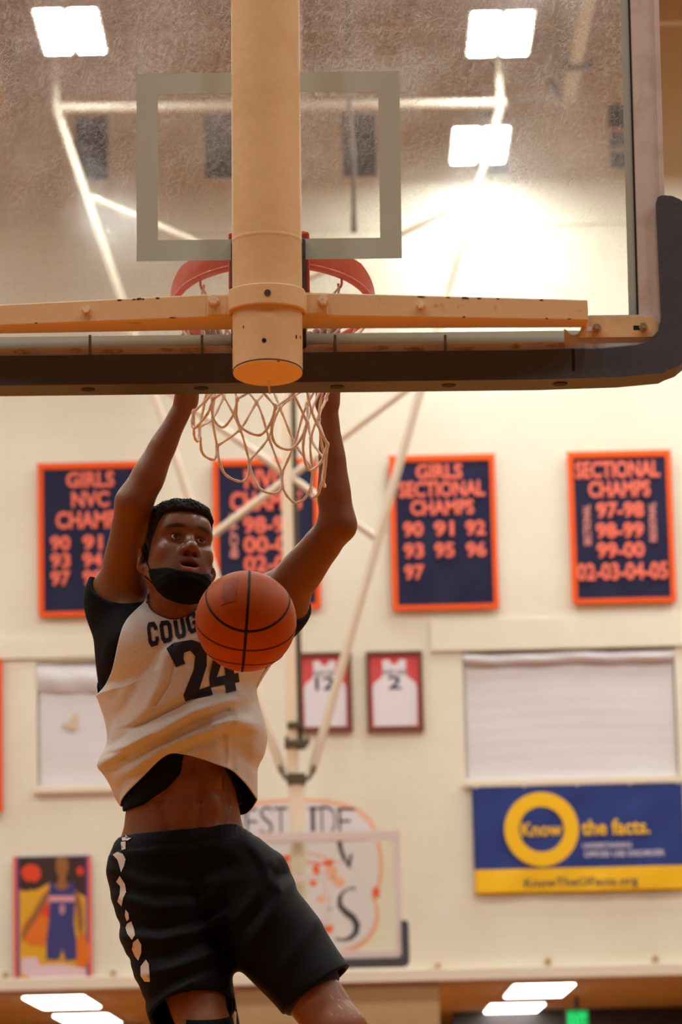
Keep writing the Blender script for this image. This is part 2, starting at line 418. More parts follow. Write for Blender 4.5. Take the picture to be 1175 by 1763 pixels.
# windows: two covered ones at mid height, five dark ones under the roof
def covered_window(n, h, y_split, stain=None):
    a, b, c, d = h
    w = struct(MB().box(a, b, YW + 0.13, YW + 0.15, c, d).build('window_%d' % n, M_shade))
    g = MB(); nx, nz = 40, 60; zs_ = Z(y_split)
    vs = []
    for j in range(nz + 1):
        for i in range(nx + 1):
            u, v = i / nx, j / nz
            z = c + 0.03 + (zs_ - c - 0.03) * v
            y = YW + 0.05 + 0.0008 * sin(z * 46 + sin(u * 5 + n) * 1.2) + 0.002 * sin(u * 5 + z * 9 + n)
            vs.append((a + 0.015 + (b - a - 0.03) * u, y, z))
    g.add(vs, [(j * (nx + 1) + i, j * (nx + 1) + i + 1, (j + 1) * (nx + 1) + i + 1, (j + 1) * (nx + 1) + i) for j in range(nz) for i in range(nx)], True)
    g.build('pulled_shade', M_shade, w, fix=False)
    g = MB(); nx = 40; m = 7; vs = []
    for j in range(m + 1):
        for i in range(nx + 1):
            u = i / nx; t = j / m
            vs.append((a + 0.005 + (b - a - 0.01) * u, YW + 0.03 - 0.05 * sin(pi * t) + 0.008 * sin(u * 23 + 3 * t + n), zs_ - 0.012 + (d - 0.012 - zs_) * t + 0.008 * sin(u * 11 + n)))
    g.add(vs, [(j * (nx + 1) + i, j * (nx + 1) + i + 1, (j + 1) * (nx + 1) + i + 1, (j + 1) * (nx + 1) + i) for j in range(m) for i in range(nx)], True)
    g.build('shade_roll', M_shade, w, fix=False)
    MB().box(a - 0.03, b + 0.03, YW - 0.06, YW + 0.12, c - 0.05, c + 0.02).build('window_sill', M_trim, w, bevel=0.008)
    if stain:
        p = [at(x, y, YW) for x, y in stain]
        MB().prism([(q.x, q.z) for q in p], YW + 0.018, YW + 0.022).build('stain', M_stain, w)
covered_window(1, holes[0], 1178, [(104, 1246), (116, 1243), (124, 1236), (127, 1228), (133, 1228), (133, 1246), (128, 1257), (118, 1255), (112, 1250)])
covered_window(2, holes[1], 1150)
for k, h in enumerate(holes[2:]):
    a, b, c, d = h
    w = struct(MB().box(a, b, YW + 0.11, YW + 0.13, c, d).build('window_%d' % (k + 3), M_louver))
    for t in (0.33, 0.62):
        MB().box(a, b, YW + 0.07, YW + 0.11, c + (d - c) * t - 0.02, c + (d - c) * t + 0.02).build('window_bar', M_beam if k == 4 else M_louver, w)
# roof beams running down the gym and joists across it
n = 5
for px0, py0, px1, py1, wpx in ((1030, 0, 976, 192, 22), (-6, 0, 14, 205, 22), (540, 0, 520, 200, 14)):
    xw = X(px1, py1); wd = wpx / 172.0
    zb = at(px1, py1, YW).z
    struct(MB().box(xw - wd / 2, xw + wd / 2, 0, YW, zb, CEIL).build('trim_%d' % n, M_beam)); n += 1
for jy in (33.2, 31.0, 28.8, 26.6, 22, 17, 12, 7, 2):
    struct(MB().box(-13, 13, jy - 0.05, jy + 0.05, 12.2, CEIL).build('trim_%d' % n, M_ceil)); n += 1
for px, py in ((10, 1685), (196, 1681), (755, 1669), (944, 1660), (1129, 1656)):   # knobs standing on the ledge
    p = at(px, py, YW)
    o = MB().box(p.x - 0.025, p.x + 0.025, YW - 0.07, YW, p.z - 0.07, p.z + 0.06).build('trim_%d' % n, M_pier, bevel=0.01); struct(o); n += 1
# a steel bracket and stub by the right roof beam
p = at(1000, 112, 33); q = at(955, 152, 33)
o = MB().box(p.x - 0.16, p.x + 0.12, 32.95, 33.05, p.z - 0.04, p.z + 0.04).build('beam_bracket', M_maststrip); 
MB().tube([at(944, 134, 33), at(966, 170, 33)], 0.035).build('bracket_strut', M_maststrip, o)
tag(o, 'dark steel bracket crossing the cream roof beam, seen through the glass', 'bracket')

# ------------------------------------------------------------------ lamps in view
def fixture(name, x, y, label):
    t = thing(name, label, 'lamp', (x, y, LAMP_Z), 'high bay lamps under the roof')
    w, l = LAMP_W / 2, LAMP_L / 2
    MB().box(-w - 0.02, w + 0.02, -l - 0.02, l + 0.02, 0.012, 0.12).build('housing', M_lampbody, t, bevel=0.01)
    for s in (-1, 1):
        MB().box(s * w * 0.54 - w * 0.405, s * w * 0.54 + w * 0.405, -l, l, 0, 0.011).build('lens', M_lens, t)
    for s in (-1, 1):
        MB().tube([(0, s * l * 0.8, 0.12), (0, s * l * 0.8, CEIL - LAMP_Z)], 0.008, 6).build('hanger', M_lampbody, t)
def on_plane(px, py, z):
    d = CAM_R @ Vector(((px - CX) / F_PX, -(py - CY) / F_PX, -1.0))
    return CAM + d * ((z - CAM.z) / d.z)
for px, py, lb in ((121, 56, 'twin-tube high bay lamp nearer the left side of the glass, alone there'),
                   (862, 60, 'upper of the two high bay lamps above each other behind the glass'),
                   (827, 252, 'lower high bay lamp, in front of a dark upper window')):
    p = on_plane(px, py, LAMP_Z); fixture('high_bay_lamp', p.x, p.y, lb)
zc = ZL + 0.02
for px, py, lb in ((108, 1723, 'lobby ceiling light just below the basketball poster'), (152, 1753, 'lower lobby ceiling light under the poster, nearer the player'),
                   (928, 1703, 'upper lobby ceiling light right of the tan pier'), (884, 1735, 'lower lobby ceiling light right of the tan pier')):
    p = on_plane(px, py, zc)
    t = thing('ceiling_panel_light', lb, 'light', (p.x, p.y, zc), 'lobby ceiling lights')
    MB().box(-0.34, 0.34, -1.25, 1.25, -0.015, 0).build('light_frame', M_lampbody, t)
    MB().box(-0.31, 0.31, -1.2, 1.2, -0.025, -0.016).build('diffuser', M_panel, t)
p = at(995, 1754, 39.0)
t = thing('exit_sign', 'green lit exit sign over the dark lobby doorway', 'sign', (p.x, 39.0, p.z - 0.1))
MB().box(-0.125, 0.125, 0, 0.06, -0.06, 0.20).build('sign_box', M_dark, t)
MB().box(-0.118, 0.118, -0.012, 0, -0.05, 0.195).build('sign_face', M_exit_face, t)
lettering('EXIT', 0, 0.075, -0.014, 0.2, 0.16, M_exit, t, 0.03)
MB().box(-0.02, 0.02, 0.01, 0.05, 0.20, ZL + 0.02 - p.z + 0.1).build('sign_stem', M_dark, t)

# ------------------------------------------------------------------ basketball hoops
def mat_rot_y(a): return Matrix.Rotation(a, 4, 'Y')
o0 = at(463, 414, 7.71)
HOOP_TILT = 0.0125
hoop = thing('basketball_hoop', 'large glass backboard hoop seen from behind on a cream pole', 'basketball hoop', o0)
hoop.rotation_euler = (0, HOOP_TILT, 0)
H_INV = (Matrix.Translation(o0) @ mat_rot_y(HOOP_TILT)).inverted()
H_MAT = H_INV.inverted()
def hl(px, py, yl):
    """hoop-local point under a pixel at local depth yl"""
    return H_INV @ at(px, py, o0.y + yl)
zb0 = hl(463, 606, 0.0).z - 0.02; zt0 = zb0 + 1.22
W2 = 0.914
gl = MB().box(-0.86, 0.86, 0, 0.012, zb0 + 0.02, zt0 - 0.02).build('glass_panel', M_glass, hoop)
# painted target square and border, printed on the player's side of the glass
def ring(x0, x1, z0, z1, t, y0, y1, tb=None):
    tb = tb or t
    return MB().box(x0, x0 + t, y0, y1, z0, z1).box(x1 - t, x1, y0, y1, z0, z1).box(x0 + t, x1 - t, y0, y1, z0, z0 + tb).box(x0 + t, x1 - t, y0, y1, z1 - tb, z1)
ta, tb_ = hl(236, 290, 0.013), hl(690, 290, 0.013)
tz0, tz1 = hl(463, 450, 0.013).z, hl(463, 128, 0.013).z
ring(ta.x, tb_.x, tz0, tz1, 0.0495, -0.0014, -0.0004).build('target_square', M_border, gl)
bx = hl(1085, 300, 0.013).x - 0.0245 / 2
bx1 = hl(1098, 300, 0.013).x
bz = hl(700, 575, 0.013).z
ring(-bx1, bx1, zb0 + 0.02, zt0 - 0.02, bx1 - bx, -0.0014, -0.0004, bz - zb0 - 0.02).build('border_stripe', M_border, gl)
# frame channels
fx = hl(1092, 300, -0.01).x
for s in (-1, 1):
    a, b = sorted((s * fx, s * W2))
    q = MB().box(a, b, -0.022, 0.034, zb0, zt0).build('frame_channel', M_frame, hoop, bevel=0.003)
    a, b = sorted((s * (W2 - 0.012), s * W2))
    MB().box(a, b, -0.03, -0.022, zb0, zt0).build('channel_lip', M_frame, q)
    a, b = sorted((s * (fx - 0.0018), s * fx))
    MB().box(a, b, -0.0235, -0.0005, zb0, zt0).build('black_gasket', M_hole, q)
zfb = hl(700, 591, -0.022).z
for z0, z1 in ((zb0 - 0.02, zfb), (zt0 - 0.05, zt0)):
    MB().box(-fx, fx, -0.022, 0.034, z0, z1).build('frame_channel', M_frame, hoop, bevel=0.003)
random.seed(3)
for i in range(14):
    x = -0.55 + i * 0.1 + random.uniform(-0.03, 0.03); w = random.uniform(0.01, 0.035)
    if abs(x) < 0.1: continue
    z = zfb - random.uniform(0.008, 0.014)
    poly = [(x + w * cos(a) * random.uniform(0.6, 1.1), z + 0.006 * sin(a) * random.uniform(0.5, 1.1)) for a in [k * pi / 5 for k in range(10)]]
    MB().prism(poly, -0.0228, -0.0215).build('rust_patch', M_rust, hoop)
for px in (155, 348, 577, 767):
    p = hl(px, 577, -0.027)
    MB().tube([(p.x, -0.027, p.z), (p.x, -0.027, hl(px, 612, -0.027).z)], 0.0032, 8).build('pad_stud', M_pin, hoop)
# rubber pad around the lower edge
yp0, yp1 = -0.048, 0.062
zpt = hl(700, 606, yp0).z; zpb = hl(700, 656, yp0).z
xi = hl(1134, 450, yp0).x; zarm = hl(1150, 336, yp0).z
xo = xi + 0.078
half = [(0, zpb), (0.62, zpb), (0.80, zpb + 0.004), (0.895, zpb + 0.012)]
rc = 0.075; zc0 = zpb + 0.018
half += [(xo - rc + rc * sin(t), zc0 + rc - rc * cos(t)) for t in [radians(d) for d in (10, 30, 50, 70, 90)]]
half += [(xo, zarm - 0.06)] + [(xo - 0.055 + 0.055 * cos(t), zarm - 0.055 + 0.055 * sin(t)) for t in [radians(d) for d in (15, 35, 55, 75, 90)]]
half += [(xi + 0.012, zarm), (xi + 0.003, zarm - 0.004), (xi, zarm - 0.014)]
half += [(xi + 0.004, zpt + 0.075), (xi - 0.004, zpt + 0.045), (xi - 0.022, zpt + 0.022), (xi - 0.055, zpt + 0.010), (xi - 0.13, zpt + 0.003), (0.60, zpt), (0, zpt)]
poly = half[:-1] + [(0, zpt)] + [(-x, z) for x, z in reversed(half[1:-1])]
pad = MB().prism(poly, yp0, yp1).build('backboard_pad', M_pad, hoop, bevel=0.009)
M_lip_lit = mat('lit_pad_lip', (0.10, 0.11, 0.15, 1), 0.35)  # lip paler than the pad, its highlight put into the colour
MB().tube([(x, yp0 + 0.004, zpt - 0.001) for x in (-0.78, -0.4, 0, 0.4, 0.6)] + [(xi - 0.13, yp0 + 0.004, zpt + 0.002), (xi - 0.055, yp0 + 0.004, zpt + 0.009), (xi - 0.02, yp0 + 0.004, zpt + 0.016)], 0.004, 6).build('lit_pad_lip', M_lip_lit, pad)
for px in (-40, 152, 347, 581, 773, 965):
    p = hl(px, 666, 0.005)
    MB().tube([(p.x, 0.0, zpb - 0.0015), (p.x, 0.0, zpb + 0.01)], 0.0165, 16).build('bolt_hole', M_hole, pad)
MB().box(hl(988, 620, yp0).x - 0.003, hl(988, 620, yp0).x + 0.003, yp0 - 0.001, yp0 + 0.02, zpb + 0.02, zpt + 0.002).build('pad_seam', M_hole, pad)
# pole
PY, PR = -0.187, 0.0785
pc = hl(461, 600, PY).x
zpole = hl(462, 640, PY).z
pole = MB()
N = 48; vs = []; fs = []
zs_p = [zpole, zpole + 0.05, zpole + 0.2, zpole + 0.2940, zpole + 0.2970, zpole + 0.30, zpole + 0.3030, zpole + 0.306, zpole + 1.0, 9.0]
rp = [PR, PR, PR, PR, PR + 0.0002, PR + 0.0012, PR + 0.0002, PR, PR - 0.0006, PR - 0.0006]
for z, r_ in zip(zs_p, rp):
    for k in range(N):
        a = 2 * pi * k / N
        dz = -0.011 * sin(a) * (1 if z == zpole else 0)
        vs.append((pc + r_ * cos(a), PY + r_ * sin(a), z + dz))
for i in range(len(zs_p) - 1):
    for k in range(N):
        fs.append((i * N + k, i * N + (k + 1) % N, (i + 1) * N + (k + 1) % N, (i + 1) * N + k))
pole.add(vs, fs, True)
pole = pole.build('pole', M_cream, hoop)
cap = [(pc + (PR - 0.001) * cos(2 * pi * k / N), PY + (PR - 0.001) * sin(2 * pi * k / N), zpole - 0.001 - 0.011 * sin(2 * pi * k / N)) for k in range(N)]
MB().add(cap + [(x, y, z - 0.003) for x, y, z in cap], [tuple(range(N)), tuple(range(N, 2 * N))] + [(k, (k + 1) % N, N + (k + 1) % N, N + k) for k in range(N)]).build('end_cap', M_cream, pole)
MB().tube([(x * 1.002 + (1 - 1.002) * pc, y * 1.002 + (1 - 1.002) * PY, z + 0.0015) for x, y, z in cap], 0.0013, 6, closed=True).build('cap_seam', M_chip, pole)
def on_pole(px, py):
    x = hl(px, py, PY - PR).x; a = math.asin(max(-1, min(1, (x - pc) / PR)))
    y = PY - PR * cos(a); return Vector((pc + PR * sin(a), y, hl(px, py, y).z)), Vector((sin(a), -cos(a), 0))
p, nrm = on_pole(455, 586); MB().disc(p - nrm * 0.004, nrm, 0.0052, 16, 0.0045).build('bolt_hole', M_hole, pole)
random.seed(11)
for px, py, w, h in ((510, 580, .006, .010), (517, 581, .004, .009), (419, 563, .003, .008), (480, 622, .008, .002), (409, 628, .004, .002)):
    p, nrm = on_pole(px, py); tx = Vector((-nrm.y, nrm.x, 0))
    ring_ = [p + nrm * 0.0006 + tx * w / 2 * cos(t) * random.uniform(.6, 1.2) + Vector((0, 0, h / 2 * sin(t))) for t in [k * pi / 4 for k in range(8)]]
    MB().add(ring_ + [q - nrm * 0.002 for q in ring_], [tuple(range(8)), tuple(range(15, 7, -1))] + [(k, (k + 1) % 8, 8 + (k + 1) % 8, 8 + k) for k in range(8)]).build('paint_chip', M_chip, pole)
z = zpole - 0.012
MB().tube([hl(464, 652, PY + PR * 0.6), hl(463, 664, PY + PR * 0.6), hl(465, 678, PY + PR * 0.6)], 0.0022, 8).build('hanging_cord', M_cord, pole)
# tapered bracing arms, clamp and corner plates
YR = -0.036                                     # rear edge of the arms
zc_t, zc_b = hl(560, 503, YR - 0.125).z, hl(560, 543, YR - 0.125).z
ze_t, ze_b = hl(1013, 516, YR - 0.066).z, hl(1013, 552, YR - 0.066).z
xe = hl(1013, 535, YR - 0.066).x
for s in (-1, 1):
    x0, x1 = pc + s * 0.07, s * xe
    top, bot = zc_t + 0.001, zc_b
    P8 = [(x0, YR - 0.125, bot), (x0, YR - 0.125, top), (x0, YR, bot), (x0, YR, top), (x1, YR - 0.066, ze_b), (x1, YR - 0.066, ze_t), (x1, YR, ze_b), (x1, YR, ze_t)]
    arm = MB().hexa(P8).build('bracing_arm', M_cream_worn, hoop, bevel=0.003)
    for t in ((0.075, 0.42) if s > 0 else (0.075, 0.52)):
        x = x0 + (x1 - x0) * (0.06 if t < 0.1 else t); yf = YR - 0.125 + (0.059) * (0.06 if t < 0.1 else t); zz = (top + bot) / 2
        MB().tube([(x, yf + 0.004, zz), (x, yf - 0.011, zz)], [0.0100, 0.0088], 6, flat=True).build('bolt', M_bolt_lit, arm)
    rnd = random.Random(21 + s)
    for k in range(9):                                                # chipped paint along the front edges
        t = rnd.uniform(0.12, 0.97); up_ = k % 3 != 0
        x = x0 + (x1 - x0) * t; yf = YR - 0.125 + 0.059 * t
        zt = top + (ze_t - top) * t - 0.0035 if up_ else bot + (ze_b - bot) * t + 0.003
        wd, hh_ = rnd.uniform(0.003, 0.014), rnd.uniform(0.0012, 0.0028)
        pts = [(x + wd * cos(a) * rnd.uniform(.5, 1.1), zt + hh_ * sin(a) * rnd.uniform(.5, 1.1)) for a in [q * pi / 4 for q in range(8)]]
        MB().prism(pts, yf - 0.0008, yf + 0.003).build('paint_chip', M_chip, arm)
    cpl = MB()
    a0 = hl(1000, 564, -0.03); a1 = hl(1134, 564, -0.03); b0 = hl(1060, 546, -0.03).z; b1 = hl(1060, 582, -0.03).z
    xa, xb = a0.x, a1.x
    pl = [(xa - 0.006, b1), (xa + 0.012, b0), (xb - 0.012, b0), (xb, b0 - 0.012), (xb, b1 + 0.014), (xb - 0.014, b1)]
    pl = [(s * x, z) for x, z in pl]
    cpl = MB().prism(pl, -0.036, -0.030).build('corner_plate', M_plate, hoop, bevel=0.001)
    for px, py, sl in ((1028, 566, -1), (1108, 564, 0)):
        q = hl(px, py, -0.037)
        MB().box(*sorted((s * (q.x - 0.022), s * (q.x + 0.004))), -0.0368, -0.030, q.z - 0.005, q.z + 0.005).build('slot', M_white_print if sl else M_hole, cpl)
        MB().tube([(s * q.x, -0.034, q.z), (s * q.x, -0.046, q.z)], 0.0105, 6, flat=True).build('bolt', M_bolt, cpl)
        MB().tube([(s * q.x, -0.046, q.z), (s * q.x, -0.053, q.z)], 0.0055, 10).build('bolt_end', M_bolt, cpl)
    # grey corner gusset of the frame behind the plate
    g0 = hl(972, 575, -0.026); gz0 = hl(1050, 606, -0.026).z - 0.02; gz1 = hl(1050, 543, -0.026).z
    gp = [(g0.x, gz0), (g0.x, hl(972, 566, -0.026).z)]
    xm = hl(985, 566, -0.026)
    gp += [(xm.x + 0.016 * (1 - cos(t)) - 0.012, xm.z - 0.016 * sin(t)) for t in [radians(d) for d in (20, 50, 90, 130, 160)]]
    gp += [(hl(1002, 560, -0.026).x, hl(1002, 560, -0.026).z), (hl(1014, 543, -0.026).x, gz1), (0.912, gz1), (0.912, gz0)]
    MB().prism([(s * x, z) for x, z in gp], -0.0295, -0.0225).build('corner_gusset', M_frame, hoop)
cl = MB()
t_ = 0.010; vs, fs = [], []
zt_, zb_ = hl(460, 488, PY - PR).z, hl(460, 524, PY - PR).z
prof = [(-0.136, YR - 0.126), (-0.088, YR - 0.126)] + [(-(PR + t_) * cos(a), PY - YR * 0 - (PR + t_) * sin(a)) for a in [radians(d) for d in range(16, 165, 8)]] + [(0.088, YR - 0.126), (0.136, YR - 0.126)]
prof_in = [(-0.136, YR - 0.1245), (-0.084, YR - 0.1245)] + [(-(PR) * cos(a), PY - (PR) * sin(a)) for a in [radians(d) for d in range(16, 165, 8)]] + [(0.084, YR - 0.1245), (0.136, YR - 0.1245)]
prof = [(x, y - (0.008 if abs(x) > 0.085 else 0)) for x, y in prof]
m = len(prof)
for (pr, z) in ((prof, zb_), (prof, zt_), (prof_in, zb_), (prof_in, zt_)):
    vs += [(pc + x, y, z) for x, y in pr]
for i in range(m - 1):
    fs += [(i, i + 1, m + i + 1, m + i), (2 * m + i, 3 * m + i, 3 * m + i + 1, 2 * m + i + 1), (m + i, m + i + 1, 3 * m + i + 1, 3 * m + i), (i, 2 * m + i, 2 * m + i + 1, i + 1)]
fs += [(0, m, 3 * m, 2 * m), (m - 1, 3 * m - 1, 4 * m - 1, 2 * m - 1)]
clamp = MB().add(vs, fs).build('pole_clamp', M_cream, hoop, bevel=0.0025)
for px in (368, 557):
    q = hl(px, 517, YR - 0.14)
    MB().tube([(q.x, YR - 0.13, q.z), (q.x, YR - 0.137, q.z)], 0.0135, 16).build('washer', M_cream_worn, clamp)
    MB().tube([(q.x, YR - 0.135, q.z), (q.x, YR - 0.151, q.z)], 0.0110, 6, flat=True).build('bolt', M_bolt_lit, clamp)
q = hl(461, 504, PY - PR - t_)
MB().tube([(q.x, q.y + 0.006, q.z), (q.x, q.y - 0.0015, q.z)], 0.0075, 16).build('plugged_hole', M_mount, clamp)
# dark mounting plate behind the glass and red bracket on the player's side
mz1, mz0 = hl(400, 413, -0.01).z, hl(400, 604, -0.01).z
mx = hl(527, 500, -0.01).x
MB().box(-mx - 0.002, mx, -0.03, -0.0005, mz0, mz1).build('mounting_plate', M_mount, hoop, bevel=0.006)
# rim: red ring with a deep rear collar, bent down by the pull of the hands
RT = radians(11.0)
hinge = Vector((0, 0.06, 0.0))
rim_R = Matrix.Rotation(-RT, 3, 'X')
def rim_pt(a, r, h):
    """a = angle round the ring (0 = +x, 90 = away from the board), hoop local"""
    v = Vector((r * cos(a), 0.155 + 0.2286 - 0.06 + r * sin(a), h))
    return hinge + rim_R @ v
rim = MB().tube([rim_pt(2 * pi * k / 72, 0.2366, 0) for k in range(72)], 0.0085, 10, closed=True)
rim = rim.build('rim', M_rim, hoop)
bz1 = hl(400, 399, 0.013).z; bxr = hl(533, 405, 0.013).x
col = MB(); ks = list(range(0, 37)); vs = []
for k in ks:
    a = pi + pi * k / 36
    hh = 0.052 * min(1.0, 0.35 + 1.3 * sin(pi * k / 36))
    for r_, h_ in ((0.237, -0.006), (0.243, -0.006), (0.2475, hh), (0.2415, hh)):
        vs.append(rim_pt(a, r_, h_))
fs = [(4 * k + i, 4 * k + (i + 1) % 4, 4 * k + 4 + (i + 1) % 4, 4 * k + 4 + i) for k in range(36) for i in range(4)]
col.add(vs, fs, False); col.build('rim_collar', M_rim, rim)
br = MB().box(-bxr, bxr, 0.0135, 0.026, -0.14, bz1)
br.build('rim_bracket', M_rim, rim, bevel=0.006)
nk = MB()
A = [rim_pt(radians(252), 0.24, 0.03), rim_pt(radians(288), 0.24, 0.03), rim_pt(radians(252), 0.24, -0.008), rim_pt(radians(288), 0.24, -0.008)]
B = [Vector((-0.085, 0.024, 0.03)), Vector((0.085, 0.024, 0.03)), Vector((-0.085, 0.024, -0.10)), Vector((0.085, 0.024, -0.10))]
nk.hexa([B[2], B[0], A[2], A[0], B[3], B[1], A[3], A[1]]); nk.build('rim_neck', M_rim, rim, bevel=0.004)
hooks = []
for i in range(12):
    a = 2 * pi * (i + 0.5) / 12
    h0 = rim_pt(a, 0.2366, -0.007); dn = rim_R @ Vector((0, 0, -1)); rad = (rim_pt(a, 0.30, 0) - rim_pt(a, 0.2, 0)).normalized()
    pts = [h0, h0 + dn * 0.014, h0 + dn * 0.021 - rad * 0.004, h0 + dn * 0.019 - rad * 0.011, h0 + dn * 0.010 - rad * 0.012]
    MB().tube(pts, 0.0032, 6).build('net_hook', M_rim, rim)
    hooks.append(h0 + dn * 0.019 - rad * 0.006)

# far hoop across the gym
YF = 30.7
fo = at(509, 1596, YF)
far = thing('basketball_hoop', 'small distant glass backboard hoop on a braced mast at the far end', 'basketball hoop', fo)
fi = Matrix.Translation(fo).inverted()
def fl(px, py, yl=0.0): return fi @ at(px, py, YF + yl)
fz0 = fl(600, 1651).z; fz1 = fl(600, 1431).z; fxr = fl(691, 1540).x
fg = MB().box(-fxr + 0.05, fxr - 0.05, 0, 0.012, fz0 + 0.04, fz1 - 0.04).build('glass_panel', M_glass_far, far)
ring(-0.305, 0.305, 0.0, 0.4572, 0.05, -0.002, -0.0005).build('target_square', M_farframe, fg)
for a, b, c, d in ((-fxr, -fxr + 0.055, fz0 + 0.0701, fz1 - 0.0851), (fxr - 0.055, fxr, fz0 + 0.0701, fz1 - 0.0851), (-fxr, fxr, fz0, fz0 + 0.07), (-fxr, fxr, fz1 - 0.085, fz1)):
    MB().box(a, b, -0.03, 0.03, c, d).build('frame_channel', M_farframe, far, bevel=0.004)
MB().box(fxr - 0.30, fxr - 0.07, -0.031, -0.03, fz1 - 0.10, fz1 - 0.086).build('brand_strip', M_mast, far)
q0 = fxr - 0.02; q1 = fl(705, 1630).x; zq = fl(700, 1585).z; zq0 = fl(640, 1666).z
hp = [(0, zq0), (q1 - 0.05, zq0), (q1 - 0.015, zq0 + 0.015), (q1, zq0 + 0.05), (q1, zq - 0.02), (q1 - 0.02, zq), (q0 + 0.012, zq), (q0 + 0.012, fz0 + 0.03), (q0 - 0.02, fz0 - 0.003), (0, fz0 - 0.003)]
MB().prism(hp[:-1] + [(0, fz0 - 0.003)] + [(-x, z) for x, z in reversed(hp[1:-1])], -0.05, 0.05).build('backboard_pad', M_pad, far, bevel=0.008)
fr = MB().tube([(0.2366 * cos(2 * pi * k / 48), -0.38 + 0.2366 * sin(2 * pi * k / 48), 0) for k in range(48)], 0.009, 8, closed=True).build('rim', M_rim, far)
MB().box(-0.09, 0.09, -0.15, -0.032, -0.1, 0.02).build('rim_bracket', M_rim, fr, bevel=0.006)
ncd = []
for k in range(12):
    a = 2 * pi * k / 12
    for s in (-1, 1):
        pts = [((0.2366 - 0.10 * t) * cos(a + s * 1.3 * t), -0.38 + (0.2366 - 0.10 * t) * sin(a + s * 1.3 * t), -0.02 - 0.42 * t) for t in (0, .2, .4, .6, .8, 1)]
        ncd.append(pts)
net_f = MB()
for pts in ncd: net_f.tube(pts, 0.004, 4, False)
tag(net_f.build('net', M_cord, far), kind='stuff')
my = 0.22
xm_ = fl(512, 1400, my).x
MB().tube([(xm_, my, -0.1), (xm_, my, fl(512, 1346, my).z)], 0.072, 20).build('lower_mast', M_mast, far)
ztop = CEIL - fo.z
up = MB().tube([(xm_ - 0.03, my, fl(512, 1350, my).z), (xm_ - 0.03, my, ztop)], 0.052, 20).build('upper_mast', M_mast, far)
MB().box(xm_ + 0.022, xm_ + 0.068, my - 0.02, my + 0.05, fl(512, 1290, my).z, ztop).build('dark_strip', M_maststrip, up)  # dark strip along the right side of the upper mast
MB().box(xm_ - 0.11, xm_ + 0.11, 0.03, my, 0.05, 0.14).build('board_mount', M_mast, far)
for py_, hh, ww in ((1342, 0.05, 0.085), (1282, 0.035, 0.10), (1250, 0.03, 0.075)):
    zz = fl(512, py_, my).z
    MB().box(xm_ - ww, xm_ + ww, my - 0.09, my + 0.07, zz - hh, zz + hh).build('mast_collar', M_maststrip, far, bevel=0.01)
for s in (-1, 1):
    pts = [fl(512 + s * 8, 1345, my - .06), fl(512 + s * 20, 1340, my - .06), fl(512 + s * 26, 1330, my - .06), fl(512 + s * 30, 1318, my - .06)]
    MB().tube(pts, 0.02, 6).build('hook_arm', M_maststrip, far)
    pts = [fl(512 + s * 10, 1283, my - .06), fl(512 + s * 19, 1280, my - .06), fl(512 + s * 18, 1268, my - .06)]
    MB().tube(pts, 0.018, 6).build('hook_arm', M_maststrip, far)
def strut(name, a, b, r_):
    pa, pb = fl(a[0], a[1], my), fl(b[0], b[1], my)
    MB().tube([pa, pb], r_, 10).build(name, M_beam, far)
strut('side_brace', (97, 186), (487, 1330), 0.042)
strut('side_brace', (862, 186), (537, 1330), 0.042)
strut('cross_brace', (157, 340), (505, 490), 0.034)
strut('cross_brace', (822, 338), (505, 490), 0.034)
strut('diagonal_brace', (352, 932), (727, 650), 0.036)
strut('diagonal_brace', (258, 650), (656, 932), 0.036)
strut('header_pipe', (92, 186), (872, 178), 0.05)
for px in (97, 862):
    pa = fl(px, 182, my)
    MB().tube([pa, (pa.x, pa.y, ztop)], 0.04, 10).build('hanger_pipe', M_beam, far)
# rope hanging from the roof
p = at(610, 392, 30.0)
ro = thing('hanging_rope', 'dark rope hanging from the roof behind the right of the pole', 'rope', (p.x, 30.0, p.z))
MB().tube([(0.0, 0, 0), (0.01, 0, 0.6), (-0.02, 0, 1.2), (0, 0, CEIL - p.z)], 0.022, 8).build('rope_line', M_rope, ro)
MB().tube([(0, 0, -0.04), (0, 0, 0.12)], [0.03, 0.026], 8).build('rope_end', M_rope, ro)

# ------------------------------------------------------------------ banners, frames and posters on the far wall
def cloth(w, h, y, amp, seed, nx=36, nz=48, m=None, name='cloth', parent=None, split=None):
    """hanging cloth sheet w x h, front at y, gentle drapes; optional band of second material at the bottom"""
    vs = []; ph = seed * 1.7
    for j in range(nz + 1):
        for i in range(nx + 1):
            u, v = i / nx, j / nz
            d = amp * (sin(u * 15 + ph + v * 4) * 0.6 + sin(u * 27 - v * 9 + ph * 2) * 0.3 + sin((u - v) * 11 + ph) * 0.5)
            edge = min(1, min(u, 1 - u) * 6) * min(1, (1 - v) * 5)
            vs.append((-w / 2 + w * u, y + d * edge, -h + h * v))
    fs = [(j * (nx + 1) + i, j * (nx + 1) + i + 1, (j + 1) * (nx + 1) + i + 1, (j + 1) * (nx + 1) + i) for j in range(nz) for i in range(nx)]
    b = MB().add(vs, fs, True)
    if split:
        for k in range(nx * nz):
            b.mi[k] = 1 if (k // nx + 0.5) / nz < split else 0
    o = b.build(name, m, parent, fix=False)
    s = o.modifiers.new('thick', 'SOLIDIFY'); s.thickness = 0.004; s.offset = 1
    return o

def hang(name, label, cat, corners, group=None, Y=YW - 0.05):
    """a wall thing whose corners lie under (x0,y0) top left, (x1,y1) bottom right; origin at its top middle"""
    x0, y0, x1, y1 = corners
    c = at((x0 + x1) / 2, y0, Y); b = at((x0 + x1) / 2, y1, Y)
    l = at(x0, (y0 + y1) / 2, Y); r = at(x1, (y0 + y1) / 2, Y)
    t = thing(name, label, cat, c, group)
    return t, r.x - l.x, c.z - b.z

